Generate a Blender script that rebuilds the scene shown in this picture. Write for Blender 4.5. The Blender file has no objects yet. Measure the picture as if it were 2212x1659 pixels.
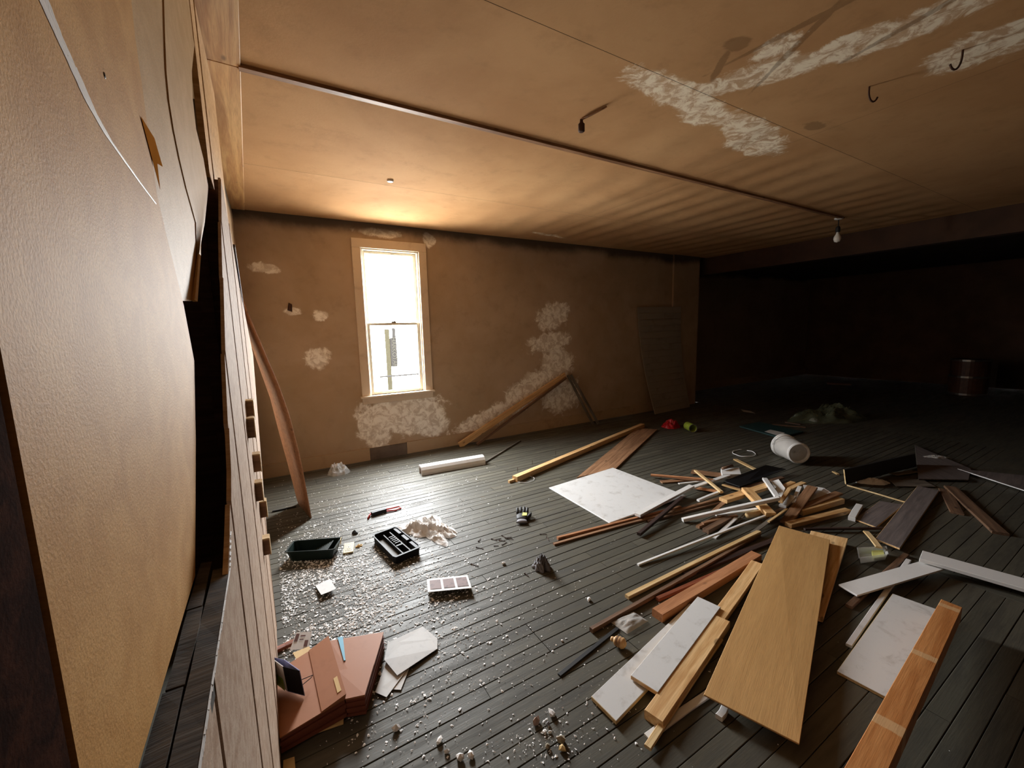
import bpy, bmesh, math, random
from mathutils import Vector, Matrix, noise

# ------------------------------------------------------------------ camera
IMG_W, IMG_H, FPX, EYE = 2212.0, 1659.0, 889.6, 1.7
YAW, PITCH, ROLL = math.radians(30.49), math.radians(7.57), math.radians(-1.43)
FWD = Vector((math.sin(YAW)*math.cos(PITCH), math.cos(YAW)*math.cos(PITCH), -math.sin(PITCH)))
_r = Vector((math.cos(YAW), -math.sin(YAW), 0)); _u = _r.cross(FWD)
RIGHT = math.cos(ROLL)*_r + math.sin(ROLL)*_u
UP = -math.sin(ROLL)*_r + math.cos(ROLL)*_u
CAM = Vector((0, 0, EYE))
scene = bpy.context.scene
col = scene.collection
cam_data = bpy.data.cameras.new('camera'); cam = bpy.data.objects.new('camera', cam_data); col.objects.link(cam)
cam_data.sensor_width = 36; cam_data.lens = FPX/IMG_W*36; cam_data.clip_start = 0.02
m = Matrix.Identity(4)
for i in range(3):
    m[i][0], m[i][1], m[i][2], m[i][3] = RIGHT[i], UP[i], -FWD[i], CAM[i]
cam.matrix_world = m
scene.camera = cam

# ------------------------------------------------------------------ daylight outside the window, exposure
SKY = 30.0
world = bpy.data.worlds.new('daylight'); scene.world = world; world.use_nodes = True
wn = world.node_tree; wn.nodes.clear()
wo = wn.nodes.new('ShaderNodeOutputWorld'); wb = wn.nodes.new('ShaderNodeBackground')
tc = wn.nodes.new('ShaderNodeTexCoord'); sx = wn.nodes.new('ShaderNodeSeparateXYZ'); mr = wn.nodes.new('ShaderNodeMapRange'); mx = wn.nodes.new('ShaderNodeMix')
mx.data_type = 'RGBA'
mr.inputs['From Min'].default_value = -0.06; mr.inputs['From Max'].default_value = 0.06
wn.links.new(tc.outputs['Generated'], sx.inputs[0]); wn.links.new(sx.outputs['Z'], mr.inputs['Value'])
wn.links.new(mr.outputs[0], mx.inputs['Factor'])
mx.inputs['A'].default_value = (0.40, 0.385, 0.355, 1)      # pale pavement below the horizon
mz = wn.nodes.new('ShaderNodeMapRange'); wn.links.new(sx.outputs['Z'], mz.inputs['Value'])   # overcast sky, brighter overhead
mz.inputs['To Min'].default_value = 0.95; mz.inputs['To Max'].default_value = 1.25
sv = wn.nodes.new('ShaderNodeVectorMath'); sv.operation = 'SCALE'; sv.inputs[0].default_value = (0.95, 0.98, 1.0); wn.links.new(mz.outputs[0], sv.inputs['Scale'])
wn.links.new(sv.outputs[0], mx.inputs['B'])
wn.links.new(mx.outputs['Result'], wb.inputs['Color']); wb.inputs['Strength'].default_value = SKY
wn.links.new(wb.outputs[0], wo.inputs[0])
WY = 5.62                                                  # room face of the window wall
pl = bpy.data.lights.new('window_portal', 'AREA'); pl.shape = 'RECTANGLE'; pl.size = 0.80; pl.size_y = 1.96
pl.cycles.is_portal = True
po = bpy.data.objects.new('window_portal', pl); col.objects.link(po)
po.location = (1.50, WY+0.12, 1.82); po.rotation_euler = (math.radians(-90), 0, 0)
scene.view_settings.view_transform = 'Standard'; scene.view_settings.look = 'None'
scene.view_settings.gamma = 1.0; scene.view_settings.use_curve_mapping = False
scene.view_settings.exposure = 1.95
scene.cycles.use_denoising = True
scene.cycles.max_bounces = 10; scene.cycles.diffuse_bounces = 8; scene.cycles.transparent_max_bounces = 12
scene.cycles.sample_clamp_indirect = 20

# ------------------------------------------------------------------ helpers
rnd = random.Random(7)
def ray(px, py): return (RIGHT*(px-IMG_W/2) - UP*(py-IMG_H/2) + FWD*FPX)/FPX
def F(px, py, z=0.0):
    d = ray(px, py); return CAM + d*((z-EYE)/d.z)
def AY(px, py, y):
    d = ray(px, py); return CAM + d*(y/d.y)
def AX(px, py, x):
    d = ray(px, py); return CAM + d*(x/d.x)

class MB:
    def __init__(s): s.v = []; s.f = []; s.mi = []
    def add(s, vs, fs, mi=0):
        o = len(s.v); s.v += [tuple(v) for v in vs]; s.f += [tuple(i+o for i in f) for f in fs]
        s.mi += ([mi]*len(fs) if isinstance(mi, int) else list(mi)); return s
    def box(s, a, b, mi=0):
        x0, y0, z0 = a; x1, y1, z1 = b
        return s.add([(x0,y0,z0),(x1,y0,z0),(x1,y1,z0),(x0,y1,z0),(x0,y0,z1),(x1,y0,z1),(x1,y1,z1),(x0,y1,z1)],
                     [(0,3,2,1),(4,5,6,7),(0,1,5,4),(1,2,6,5),(2,3,7,6),(3,0,4,7)], mi)
    def prism(s, bot, top, mt=0, ms=0):
        n = len(bot)
        return s.add(list(bot)+list(top), [tuple(range(n))[::-1], tuple(range(n, 2*n))]+[(i,(i+1)%n,n+(i+1)%n,n+i) for i in range(n)], [ms, mt]+[ms]*n)
    def loft(s, rings, mi=0, cap=True, closed=True):
        n = len(rings[0]); vs = [p for r in rings for p in r]; fs = []
        for k in range(len(rings)-1):
            for i in range(n if closed else n-1):
                j = (i+1) % n
                fs.append((k*n+i, k*n+j, (k+1)*n+j, (k+1)*n+i))
        if cap and closed: fs += [tuple(range(n))[::-1], tuple(range((len(rings)-1)*n, len(rings)*n))]
        return s.add(vs, fs, mi)
    def tube(s, path, r, n=8, mi=0):
        path = [Vector(p) for p in path]; rings = []
        rr = r if hasattr(r, '__len__') else [r]*len(path)
        ref = None
        for i, p in enumerate(path):
            t = (path[min(i+1, len(path)-1)]-path[max(i-1, 0)]).normalized()
            if ref is None: ref = t.orthogonal().normalized()
            a = (ref - t*ref.dot(t)).normalized(); b = t.cross(a); ref = a
            rings.append([p + (a*math.cos(2*math.pi*k/n)+b*math.sin(2*math.pi*k/n))*rr[i] for k in range(n)])
        return s.loft(rings, mi)
    def lathe(s, prof, n=28, mi=0, axis='Z'):
        rings = []
        for (r, z) in prof: rings.append([(r*math.cos(2*math.pi*k/n), r*math.sin(2*math.pi*k/n), z) for k in range(n)])
        return s.loft(rings, mi, cap=True)
    def ring(s, prof, n=32, mi=0):          # closed profile turned about Z, open in the middle
        rings = [[(r*math.cos(2*math.pi*k/n), r*math.sin(2*math.pi*k/n), z) for k in range(n)] for (r, z) in list(prof)+[prof[0]]]
        return s.loft(rings, mi, cap=False)
    def build(s, name, mats, parent=None, smooth=False, matrix=None):
        me = bpy.data.meshes.new(name); me.from_pydata(s.v, [], s.f); 
        mats = mats if isinstance(mats, (list, tuple)) else [mats]
        for mt in mats: me.materials.append(mt)
        for p, i in zip(me.polygons, s.mi): p.material_index = i; p.use_smooth = smooth
        bm = bmesh.new(); bm.from_mesh(me); bmesh.ops.recalc_face_normals(bm, faces=bm.faces); bm.to_mesh(me); bm.free()
        me.update()
        o = bpy.data.objects.new(name, me); col.objects.link(o)
        if parent is not None: o.parent = parent
        if matrix is not None: o.matrix_world = matrix if parent is None else matrix
        if matrix is not None and parent is not None:
            o.matrix_parent_inverse = Matrix.Identity(4); o.matrix_local = matrix
        return o

def tag(o, label, cat, group=None):
    o['label'] = label; o['category'] = cat
    if group: o['group'] = group
    return o
def struct(o):
    o['kind'] = 'structure'; return o
def empty(name, loc=(0,0,0), rz=0.0):
    o = bpy.data.objects.new(name, None); col.objects.link(o); o.location = loc; o.rotation_euler = (0,0,rz)
    o.empty_display_size = 0.05; return o
def frame(origin, xdir, updir=Vector((0,0,1))):
    x = Vector(xdir).normalized(); y = Vector(updir).cross(x).normalized(); z = x.cross(y)
    M = Matrix.Identity(4)
    for i in range(3): M[i][0], M[i][1], M[i][2], M[i][3] = x[i], y[i], z[i], origin[i]
    return M

# ------------------------------------------------------------------ materials
def newmat(name):
    mt = bpy.data.materials.new(name); mt.use_nodes = True
    nt = mt.node_tree; b = nt.nodes['Principled BSDF']; return mt, nt, b
def N(nt, kind, **kw):
    n = nt.nodes.new('ShaderNode'+kind)
    for k, v in kw.items(): setattr(n, k, v)
    return n
def setin(n, **kw):
    for k, v in kw.items(): n.inputs[k.replace('_', ' ')].default_value = v
def rgb(c): return (c[0], c[1], c[2], 1)
def srgb(r, g, b):
    f = lambda u: (u/255/12.92 if u/255 <= 0.04045 else ((u/255+0.055)/1.055)**2.4)
    return (f(r), f(g), f(b))
def mixc(nt, fac, a, b, mode='MIX'):
    n = N(nt, 'Mix', data_type='RGBA', blend_type=mode)
    for sock, v in ((n.inputs['Factor'], fac), (n.inputs['A'], a), (n.inputs['B'], b)):
        if isinstance(v, bpy.types.NodeSocket): nt.links.new(v, sock)
        elif isinstance(v, (int, float)): sock.default_value = v
        else: sock.default_value = rgb(v)
    return n.outputs['Result']
def math_(nt, op, a, b=0.0, c=None, clamp=False):
    n = N(nt, 'Math', operation=op); n.use_clamp = clamp
    for i, v in enumerate((a, b, c)):
        if v is None: continue
        if isinstance(v, bpy.types.NodeSocket): nt.links.new(v, n.inputs[i])
        else: n.inputs[i].default_value = v
    return n.outputs[0]
def ramp(nt, v, lo, hi, a=0.0, b=1.0):
    n = N(nt, 'MapRange'); n.interpolation_type = 'SMOOTHSTEP'
    nt.links.new(v, n.inputs['Value']); n.inputs['From Min'].default_value = lo; n.inputs['From Max'].default_value = hi
    n.inputs['To Min'].default_value = a; n.inputs['To Max'].default_value = b
    return n.outputs[0]
def coords(nt, scale=(1,1,1), which='Object', jitter=True, loc=(0,0,0)):
    t = N(nt, 'TexCoord'); mp = N(nt, 'Mapping'); mp.inputs['Scale'].default_value = scale; mp.inputs['Location'].default_value = loc
    src = t.outputs[which]
    if jitter:
        oi = N(nt, 'ObjectInfo'); vm = N(nt, 'VectorMath', operation='MULTIPLY_ADD')
        cb = N(nt, 'CombineXYZ')
        for k in range(3): nt.links.new(oi.outputs['Random'], cb.inputs[k])
        nt.links.new(cb.outputs[0], vm.inputs[0]); vm.inputs[1].default_value = (17.3, 9.1, 23.7); nt.links.new(src, vm.inputs[2])
        src = vm.outputs[0]
    nt.links.new(src, mp.inputs['Vector']); return mp.outputs[0]
def noise_(nt, vec, scale=5.0, detail=3.0, rough=0.55, dist=0.0):
    n = N(nt, 'TexNoise'); setin(n, Scale=scale, Detail=detail, Roughness=rough, Distortion=dist); nt.links.new(vec, n.inputs['Vector'])
    return n.outputs['Fac']
def bump(nt, b, h, strength=0.2, dist=0.01):
    n = N(nt, 'Bump'); setin(n, Strength=strength, Distance=dist); nt.links.new(h, n.inputs['Height']); nt.links.new(n.outputs[0], b.inputs['Normal'])

def wood(name, light, dark, rough=0.6, vary=0.25, grain=1.0, knots=True):
    mt, nt, b = newmat(name)
    v = coords(nt, (0.9*grain, 14*grain, 14*grain)); g1 = noise_(nt, v, 2.2, 5, 0.62, 0.6)
    v2 = coords(nt, (3, 90, 90)); g2 = noise_(nt, v2, 3.0, 3, 0.6)
    c = mixc(nt, ramp(nt, g1, 0.32, 0.68), light, dark)
    c = mixc(nt, ramp(nt, g2, 0.40, 0.75, 0, 0.35), c, tuple(d*0.55 for d in dark))
    if knots:
        vk = coords(nt, (3.2, 7, 7)); vo = N(nt, 'TexVoronoi'); setin(vo, Scale=1.3); nt.links.new(vk, vo.inputs['Vector'])
        c = mixc(nt, ramp(nt, vo.outputs['Distance'], 0.16, 0.07, 0, 0.75), c, tuple(d*0.30 for d in dark))
    oi = N(nt, 'ObjectInfo'); hv = N(nt, 'HueSaturation'); nt.links.new(c, hv.inputs['Color'])
    nt.links.new(math_(nt, 'MULTIPLY_ADD', oi.outputs['Random'], vary, 1-vary*0.55), hv.inputs['Value'])
    nt.links.new(hv.outputs[0], b.inputs['Base Color']); b.inputs['Roughness'].default_value = rough
    bump(nt, b, g2, 0.25, 0.002); return mt
def paint(name, base, dirt, rough=0.45, amount=0.5, scale=3.0, spec=0.4):
    mt, nt, b = newmat(name)
    v = coords(nt, (1,1,1)); n1 = noise_(nt, v, scale, 6, 0.68, 0.4); n2 = noise_(nt, v, scale*9, 3, 0.6)
    k = math_(nt, 'MULTIPLY', ramp(nt, n1, 0.5, 0.74), amount); c = mixc(nt, k, base, dirt)
    c = mixc(nt, ramp(nt, n2, 0.64, 0.78, 0, amount*0.6), c, dirt)
    nt.links.new(c, b.inputs['Base Color']); b.inputs['Roughness'].default_value = rough; b.inputs['Specular IOR Level'].default_value = spec
    bump(nt, b, n2, 0.08, 0.002); return mt
def plain(name, base, rough=0.5, metal=0.0, spec=0.5, vary=0.18, scale=14):
    mt, nt, b = newmat(name)
    v = coords(nt); n1 = noise_(nt, v, scale, 4, 0.6)
    c = mixc(nt, ramp(nt, n1, 0.3, 0.7), base, tuple(x*(1-vary) for x in base))
    nt.links.new(c, b.inputs['Base Color']); setin(b, Roughness=rough, Metallic=metal); b.inputs['Specular IOR Level'].default_value = spec
    return mt
def clear(name, tint=(0.9,0.92,0.9), alpha=0.25, rough=0.15):
    mt, nt, b = newmat(name)
    b.inputs['Base Color'].default_value = rgb(tint); setin(b, Roughness=rough, Alpha=alpha); b.inputs['Specular IOR Level'].default_value = 0.8
    v = coords(nt); bump(nt, b, noise_(nt, v, 30, 2), 0.3, 0.01); return mt
def blotches(nt, pos, spots, nscale=2.2):
    """soft-edged ragged patches given as (x, y, rx, ry, angle) on a plane; pos = (u, v) sockets"""
    total = None
    cb = N(nt, 'CombineXYZ'); nt.links.new(pos[0], cb.inputs[0]); nt.links.new(pos[1], cb.inputs[1])
    n1 = noise_(nt, cb.outputs[0], nscale*2.2, 7, 0.72, 0.9)
    for (x, y, rx, ry, a) in spots:
        mp = N(nt, 'Mapping', vector_type='TEXTURE'); mp.inputs['Location'].default_value = (x, y, 0); mp.inputs['Rotation'].default_value = (0,0,a); mp.inputs['Scale'].default_value = (rx, ry, 1)
        nt.links.new(cb.outputs[0], mp.inputs['Vector']); ln = N(nt, 'VectorMath', operation='LENGTH'); nt.links.new(mp.outputs[0], ln.inputs[0])
        e = math_(nt, 'SUBTRACT', math_(nt, 'MULTIPLY_ADD', n1, 1.9, 0.05), ln.outputs['Value'])
        e = ramp(nt, e, -0.10, 0.25)
        total = e if total is None else math_(nt, 'MAXIMUM', total, e)
    return total

M = {}
M['pine'] = wood('pine', srgb(226,190,138), srgb(192,146,92), 0.55)
M['pale_wood'] = wood('pale_wood', srgb(226,200,152), srgb(196,160,106), 0.55, knots=False)
M['brown_wood'] = wood('brown_wood', srgb(158,120,88), srgb(116,82,56), 0.55)
M['old_wood'] = wood('old_wood', srgb(128,98,74), srgb(84,60,44), 0.6)
M['orange_wood'] = wood('orange_wood', srgb(190,136,96), srgb(160,108,72), 0.5)
M['red_wood'] = wood('red_wood', srgb(140,78,50), srgb(100,50,30), 0.5, knots=False)
M['dark_wood'] = wood('dark_wood', srgb(66,44,36), srgb(36,22,18), 0.6, knots=False)
M['grey_wood'] = wood('grey_wood', srgb(118,110,98), srgb(70,62,54), 0.75)
M['weathered'] = wood('weathered', srgb(104,98,88), srgb(54,48,42), 0.85)
M['hardboard'] = wood('hardboard', srgb(196,154,98), srgb(184,142,88), 0.55, 0.02, 0.5, knots=False)
M['white_paint'] = paint('white_paint', (0.68,0.67,0.66), srgb(150,140,130), 0.35, 0.55, 3.5)
M['white_board'] = paint('white_board', (0.60,0.60,0.59), srgb(134,124,114), 0.45, 0.42, 11)
M['white_clean'] = paint('white_clean', (0.72,0.715,0.70), srgb(190,186,180), 0.35, 0.35, 2)
M['paper'] = paint('paper', (0.62,0.61,0.59), srgb(190,184,172), 0.7, 0.4, 9)
M['kraft'] = paint('kraft', srgb(162,106,70), srgb(136,86,54), 0.6, 0.5, 5)
M['kraft_dark'] = paint('kraft_dark', srgb(120,64,46), srgb(90,44,32), 0.6, 0.5, 5)
M['manila'] = paint('manila', srgb(206,176,120), srgb(170,136,84), 0.6, 0.4, 5)
M['black'] = plain('black', (0.008,0.008,0.009), 0.4)
M['black_matte'] = plain('black_matte', (0.010,0.010,0.011), 0.65)
M['black_plastic'] = plain('black_plastic', (0.012,0.012,0.013), 0.55, spec=0.15)
M['green_plastic'] = plain('green_plastic', (0.006,0.015,0.012), 0.45, spec=0.25)
M['laminate'] = wood('laminate', srgb(118,108,104), srgb(92,84,82), 0.6, knots=False)
M['rubber_red'] = plain('rubber_red', srgb(190,36,26), 0.5)
M['red_film'] = plain('red_film', srgb(170,24,34), 0.35)
M['green_can'] = plain('green_can', srgb(150,170,60), 0.4)
M['teal'] = plain('teal', srgb(38,66,66), 0.5)
M['metal'] = plain('metal', (0.35,0.33,0.30), 0.35, 0.9)
M['rust'] = plain('rust', srgb(70,44,30), 0.7, 0.3)
M['cloth'] = plain('cloth', (0.80,0.77,0.73), 0.9, vary=0.08)
mt, nt, b = newmat('thin_cloth'); setin(b, Roughness=0.9); b.inputs['Base Color'].default_value = (0.88,0.87,0.85,1)
tl = N(nt, 'BsdfTranslucent'); tl.inputs['Color'].default_value = (0.85,0.82,0.78,1); ms = N(nt, 'MixShader'); ms.inputs[0].default_value = 0.15
nt.links.new(b.outputs[0], ms.inputs[1]); nt.links.new(tl.outputs[0], ms.inputs[2]); nt.links.new(ms.outputs[0], nt.nodes['Material Output'].inputs[0])
bump(nt, b, noise_(nt, coords(nt), 25, 4, 0.6, 1.0), 0.5, 0.01); M['cloth'] = mt
M['fluff'] = plain('fluff', srgb(120,118,122), 0.6)
M['plaster_chip'] = plain('plaster_chip', (0.90,0.89,0.87), 0.5, vary=0.05)
M['mortar'] = plain('mortar', srgb(150,140,120), 0.9, vary=0.3, scale=60)
M['pinkish'] = plain('pinkish', srgb(176,150,136), 0.8, vary=0.3, scale=60)
M['film'] = clear('film', (0.85,0.87,0.86), 0.35, 0.12)
M['film_green'] = clear('film_green', srgb(110,116,90), 0.55, 0.3)
M['bag'] = clear('bag', (0.80,0.78,0.74), 0.5, 0.2)
M['bucket'] = plain('bucket', (0.78,0.76,0.73), 0.4, vary=0.12)
bt = M['bucket'].node_tree; bb0 = bt.nodes['Principled BSDF']; tl = N(bt, 'BsdfTranslucent'); tl.inputs['Color'].default_value = (0.85,0.83,0.79,1); ms = N(bt, 'MixShader'); ms.inputs[0].default_value = 0.5
bt.links.new(bb0.outputs[0], ms.inputs[1]); bt.links.new(tl.outputs[0], ms.inputs[2]); bt.links.new(ms.outputs[0], bt.nodes['Material Output'].inputs[0])
M['beige_plastic'] = plain('beige_plastic', srgb(222,206,160), 0.4, vary=0.05)
M['beige_dark'] = plain('beige_dark', srgb(120,104,76), 0.5)
M['blue'] = plain('blue', srgb(96,170,200), 0.5, vary=0.05)
M['lavender'] = plain('lavender', srgb(140,142,186), 0.5)
M['lime'] = plain('lime', srgb(140,176,40), 0.5)
M['photo_ink'] = paint('photo_ink', srgb(112,88,84), srgb(50,38,38), 0.7, 1.0, 22)
M['print_brown'] = plain('print_brown', srgb(96,56,48), 0.6)
M['ink'] = paint('ink', (0.58,0.58,0.57), srgb(150,150,150), 0.7, 0.35, 30)
M['barrel'] = plain('barrel', srgb(92,58,38), 0.5, vary=0.3)
M['bulb_glass'] = plain('bulb_glass', (0.8,0.79,0.75), 0.15, vary=0.02)
M['sign_dark'] = plain('sign_dark', (0.0058,0.0054,0.0050), 0.9, spec=0.0)
M['sign_yellow'] = plain('sign_yellow', (0.0078,0.0070,0.0046), 0.9, spec=0.0)
M['sign_letter'] = plain('sign_letter', (0.0105,0.0098,0.0080), 0.9, spec=0.0)
M['yellow_pad'] = plain('yellow_pad', srgb(206,206,120), 0.8)
M['glass'] = None
mt, nt, b = newmat('window_glass')
tr = N(nt, 'BsdfTransparent'); gl = N(nt, 'BsdfGlossy'); setin(gl, Roughness=0.02); ms = N(nt, 'MixShader')
lw = N(nt, 'LayerWeight'); setin(lw, Blend=0.5); fr = math_(nt, 'MULTIPLY_ADD', math_(nt, 'POWER', lw.outputs['Facing'], 4.0), 0.6, 0.03); nt.links.new(fr, ms.inputs[0]); nt.links.new(tr.outputs[0], ms.inputs[1]); nt.links.new(gl.outputs[0], ms.inputs[2])
nt.links.new(ms.outputs[0], nt.nodes['Material Output'].inputs[0]); M['glass'] = mt

# floor paint : grey, worn through along the boards
mt, nt, b = newmat('floor_paint')
v = coords(nt, (1.2, 9, 9)); n1 = noise_(nt, v, 2.0, 6, 0.65, 0.3); v2 = coords(nt, (1,1,1), jitter=False, which='Object'); n2 = noise_(nt, v2, 1.3, 5, 0.6)
v3 = coords(nt, (4, 70, 70)); n3 = noise_(nt, v3, 2.0, 3)
c = mixc(nt, ramp(nt, n1, 0.35, 0.7), srgb(80,77,66), srgb(64,61,53))
c = mixc(nt, ramp(nt, n2, 0.45, 0.75, 0, 0.55), c, srgb(90,85,72))
c = mixc(nt, ramp(nt, n3, 0.62, 0.8, 0, 0.5), c, srgb(74,66,56))
oi = N(nt, 'ObjectInfo'); hv = N(nt, 'HueSaturation'); nt.links.new(c, hv.inputs['Color']); nt.links.new(math_(nt, 'MULTIPLY_ADD', oi.outputs['Random'], 0.28, 0.84), hv.inputs['Value'])
nt.links.new(hv.outputs[0], b.inputs['Base Color'])
nt.links.new(ramp(nt, n1, 0.3, 0.7, 0.50, 0.68), b.inputs['Roughness']); b.inputs['Specular IOR Level'].default_value = 0.35
bump(nt, b, n3, 0.3, 0.002); M['floor'] = mt
M['grey_panel'] = paint('grey_panel', srgb(150,140,126), srgb(110,100,88), 0.7, 0.5, 4)
M['jamb_wood'] = wood('jamb_wood', srgb(60,34,22), srgb(34,18,12), 1.0, knots=False); M['jamb_wood'].node_tree.nodes['Principled BSDF'].inputs['Specular IOR Level'].default_value = 0.02
M['under'] = plain('under', (0.012,0.010,0.008), 0.95)

def wall_material(name, base, base2, pale, spots, soot_z=None, uv='XZ', cracks=None, dark_spots=None, pale_mix=0.95):
    mt, nt, b = newmat(name)
    t = N(nt, 'TexCoord'); s = N(nt, 'SeparateXYZ'); nt.links.new(t.outputs['Object'], s.inputs[0])
    U, V = s.outputs[uv[0]], s.outputs[uv[1]]
    n1 = noise_(nt, t.outputs['Object'], 0.9, 6, 0.62, 0.3); n2 = noise_(nt, t.outputs['Object'], 6, 5, 0.65); n3 = noise_(nt, t.outputs['Object'], 60, 2)
    c = mixc(nt, ramp(nt, n1, 0.3, 0.72), base, base2)
    c = mixc(nt, ramp(nt, n2, 0.5, 0.78, 0, 0.30), c, tuple(x*0.6 for x in base2))
    if spots:
        k = blotches(nt, (U, V), spots)
        inner = ramp(nt, noise_(nt, t.outputs['Object'], 11, 6, 0.7, 0.8), 0.40, 0.58, 0.22 if uv == 'XY' else 0.42, 1.0)
        c = mixc(nt, math_(nt, 'MULTIPLY', math_(nt, 'MULTIPLY', k, inner), pale_mix), c, pale)
    if dark_spots:
        k = blotches(nt, (U, V), dark_spots); c = mixc(nt, math_(nt, 'MULTIPLY', k, 0.5), c, tuple(x*0.35 for x in base2))
    if soot_z:
        z = math_(nt, 'MULTIPLY_ADD', n1, 0.35, V); c = mixc(nt, math_(nt, 'MULTIPLY', ramp(nt, z, soot_z, soot_z+0.16), 0.82), c, srgb(44,42,42))
    nt.links.new(c, b.inputs['Base Color']); setin(b, Roughness=0.85); b.inputs['Specular IOR Level'].default_value = 0.08
    h = math_(nt, 'MULTIPLY_ADD', n2, 0.6, math_(nt, 'MULTIPLY', n3, 0.25)); bump(nt, b, h, 0.25, 0.01)
    return mt
M['wall'] = wall_material('brown_plaster', srgb(182,160,136), srgb(166,142,114), srgb(250,246,236),
    [(1.50,0.64,0.62,0.18,0),(1.15,0.45,0.24,0.34,0.3),(1.95,0.48,0.26,0.30,0),(1.55,0.45,0.3,0.2,0),(4.15,1.90,0.36,0.22,0.3),(4.05,1.47,0.42,0.16,0.15),(4.20,1.05,0.36,0.36,0),(3.7,0.72,0.75,0.24,0.45),
     (2.9,0.34,0.8,0.15,0.30),(4.3,0.55,0.40,0.32,0),(0.05,2.47,0.16,0.06,0),(0.59,1.93,0.10,0.07,0),(0.52,1.40,0.16,0.13,0.2),(0.30,1.98,0.10,0.05,0),(1.4,2.98,0.3,0.06,0),(2.05,2.95,0.10,0.10,0)], soot_z=3.06)
CZ = 3.089
M['ceiling'] = wall_material('ceiling_paper', srgb(188,150,108), srgb(170,130,90), srgb(240,230,208),
    [(2.25,1.80,0.42,0.12,0.05),(2.62,1.86,0.24,0.14,0),(3.15,1.86,0.50,0.13,0.1),(3.45,1.98,0.34,0.15,0),(2.55,1.42,0.55,0.12,-1.05),(2.66,1.12,0.10,0.26,0.2),(2.80,0.82,0.12,0.42,0.1),(3.35,0.72,0.20,0.26,0),(3.75,5.22,0.36,0.05,0.1),(2.35,1.28,0.09,0.12,0)],
    uv='XY', dark_spots=[(2.16,1.36,0.07,0.06,0),(2.30,1.18,0.022,0.42,0.10),(2.26,1.52,0.16,0.025,0.9),(2.40,1.15,0.018,0.5,-0.55),(3.5,1.60,0.10,0.06,0),(2.75,0.85,0.02,0.4,-0.2)], pale_mix=1.0)
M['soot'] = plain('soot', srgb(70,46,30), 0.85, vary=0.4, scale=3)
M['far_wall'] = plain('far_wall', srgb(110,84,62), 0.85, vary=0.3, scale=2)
M['casing'] = paint('casing', srgb(212,194,170), srgb(176,152,126), 0.5, 0.5, 5)
M['base_paint'] = paint('base_paint', srgb(176,150,118), srgb(140,112,84), 0.5, 0.5, 5)
M['sash'] = paint('sash', srgb(206,198,180), srgb(170,156,130), 0.5, 0.4, 8)

# ------------------------------------------------------------------ room shell
T = 0.11
WX0, WX1, WZ0, WZ1 = 1.125, 1.875, 0.872, 2.772            # window opening
AX1 = 7.90                                                  # end of the window wall
wallm = MB()
wallm.box((-1.7, WY, 0), (WX0, WY+T, CZ+0.2)); wallm.box((WX1, WY, 0), (AX1, WY+T, CZ+0.2))
wallm.box((WX0, WY, 0), (WX1, WY+T, WZ0)); wallm.box((WX0, WY, WZ1), (WX1, WY+T, CZ+0.2))
struct(wallm.build('wall_back', M['wall']))
struct(MB().box((7.10, WY-0.035, 0), (AX1, WY, CZ)).build('wall_pilaster', M['wall']))
struct(MB().box((AX1-0.16, WY+T, 0), (AX1, 6.75, CZ)).build('wall_alcove_side', M['far_wall']))
struct(MB().box((AX1-0.16, 6.70, 0), (15.3, 6.86, CZ+0.2)).build('wall_alcove', M['wall']))
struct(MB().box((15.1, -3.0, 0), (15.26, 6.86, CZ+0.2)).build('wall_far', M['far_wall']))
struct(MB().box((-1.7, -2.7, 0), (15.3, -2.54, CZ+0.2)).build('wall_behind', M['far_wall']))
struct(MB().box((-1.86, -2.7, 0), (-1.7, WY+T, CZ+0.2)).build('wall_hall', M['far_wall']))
struct(MB().box((-0.36, 3.1, 0), (-0.20, WY, CZ-0.04)).build('wall_left', M['wall']))
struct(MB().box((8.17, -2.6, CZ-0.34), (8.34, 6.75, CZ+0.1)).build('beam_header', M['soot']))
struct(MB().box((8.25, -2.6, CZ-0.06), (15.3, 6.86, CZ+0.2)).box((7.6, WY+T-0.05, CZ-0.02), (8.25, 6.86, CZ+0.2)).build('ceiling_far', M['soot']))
# ceiling: sheets with recessed joints between them, each sagging a little
ceil = struct(MB().box((-1.8, -2.7, CZ+0.03), (8.3, WY+T, CZ+0.2)).build('ceiling', M['under']))
def sag(x, y):
    w = 0.009*math.sin(x*16+0.9*math.sin(y*1.1)+0.8*math.sin(x*3.1))*min(1, max(0, (x-1.9)/1.5))*min(1, max(0, (y-1.3)/1.2))
    return w + 0.014*noise.noise(Vector((x*0.8, y*0.8, 3.1)))
def ceiling_sheet(x0, x1, y0, y1):
    nx, ny = max(2, int((x1-x0)/0.05)), max(2, int((y1-y0)/0.14)); mb = MB(); vs = []; fs = []
    for j in range(ny+1):
        for i in range(nx+1):
            x = x0+(x1-x0)*i/nx; y = y0+(y1-y0)*j/ny
            e = min(x-x0, x1-x, y-y0, y1-y); vs.append((x, y, CZ-sag(x, y)*min(1, e/0.25)))
    for j in range(ny):
        for i in range(nx): a = j*(nx+1)+i; fs.append((a, a+1, a+nx+2, a+nx+1))
    mb.add(vs, fs); return mb.build('ceiling_sheet', M['ceiling'], ceil, smooth=True)
ys = [-2.6, -0.6, 0.55, 1.72, 2.70, 4.15, WY]
xs = [-1.7, 3.66, 8.2]
for j in range(len(ys)-1):
    for i in range(len(xs)-1): ceiling_sheet(xs[i], xs[i+1]-0.002, ys[j], ys[j+1]-0.003)
struct(MB().box((0.0, 2.685, CZ-0.020), (6.85, 2.725, CZ+0.02)).box((0.0, 2.727, CZ-0.009), (6.85, 2.745, CZ+0.02)).build('trim_ceiling', M['brown_wood']))

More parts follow.
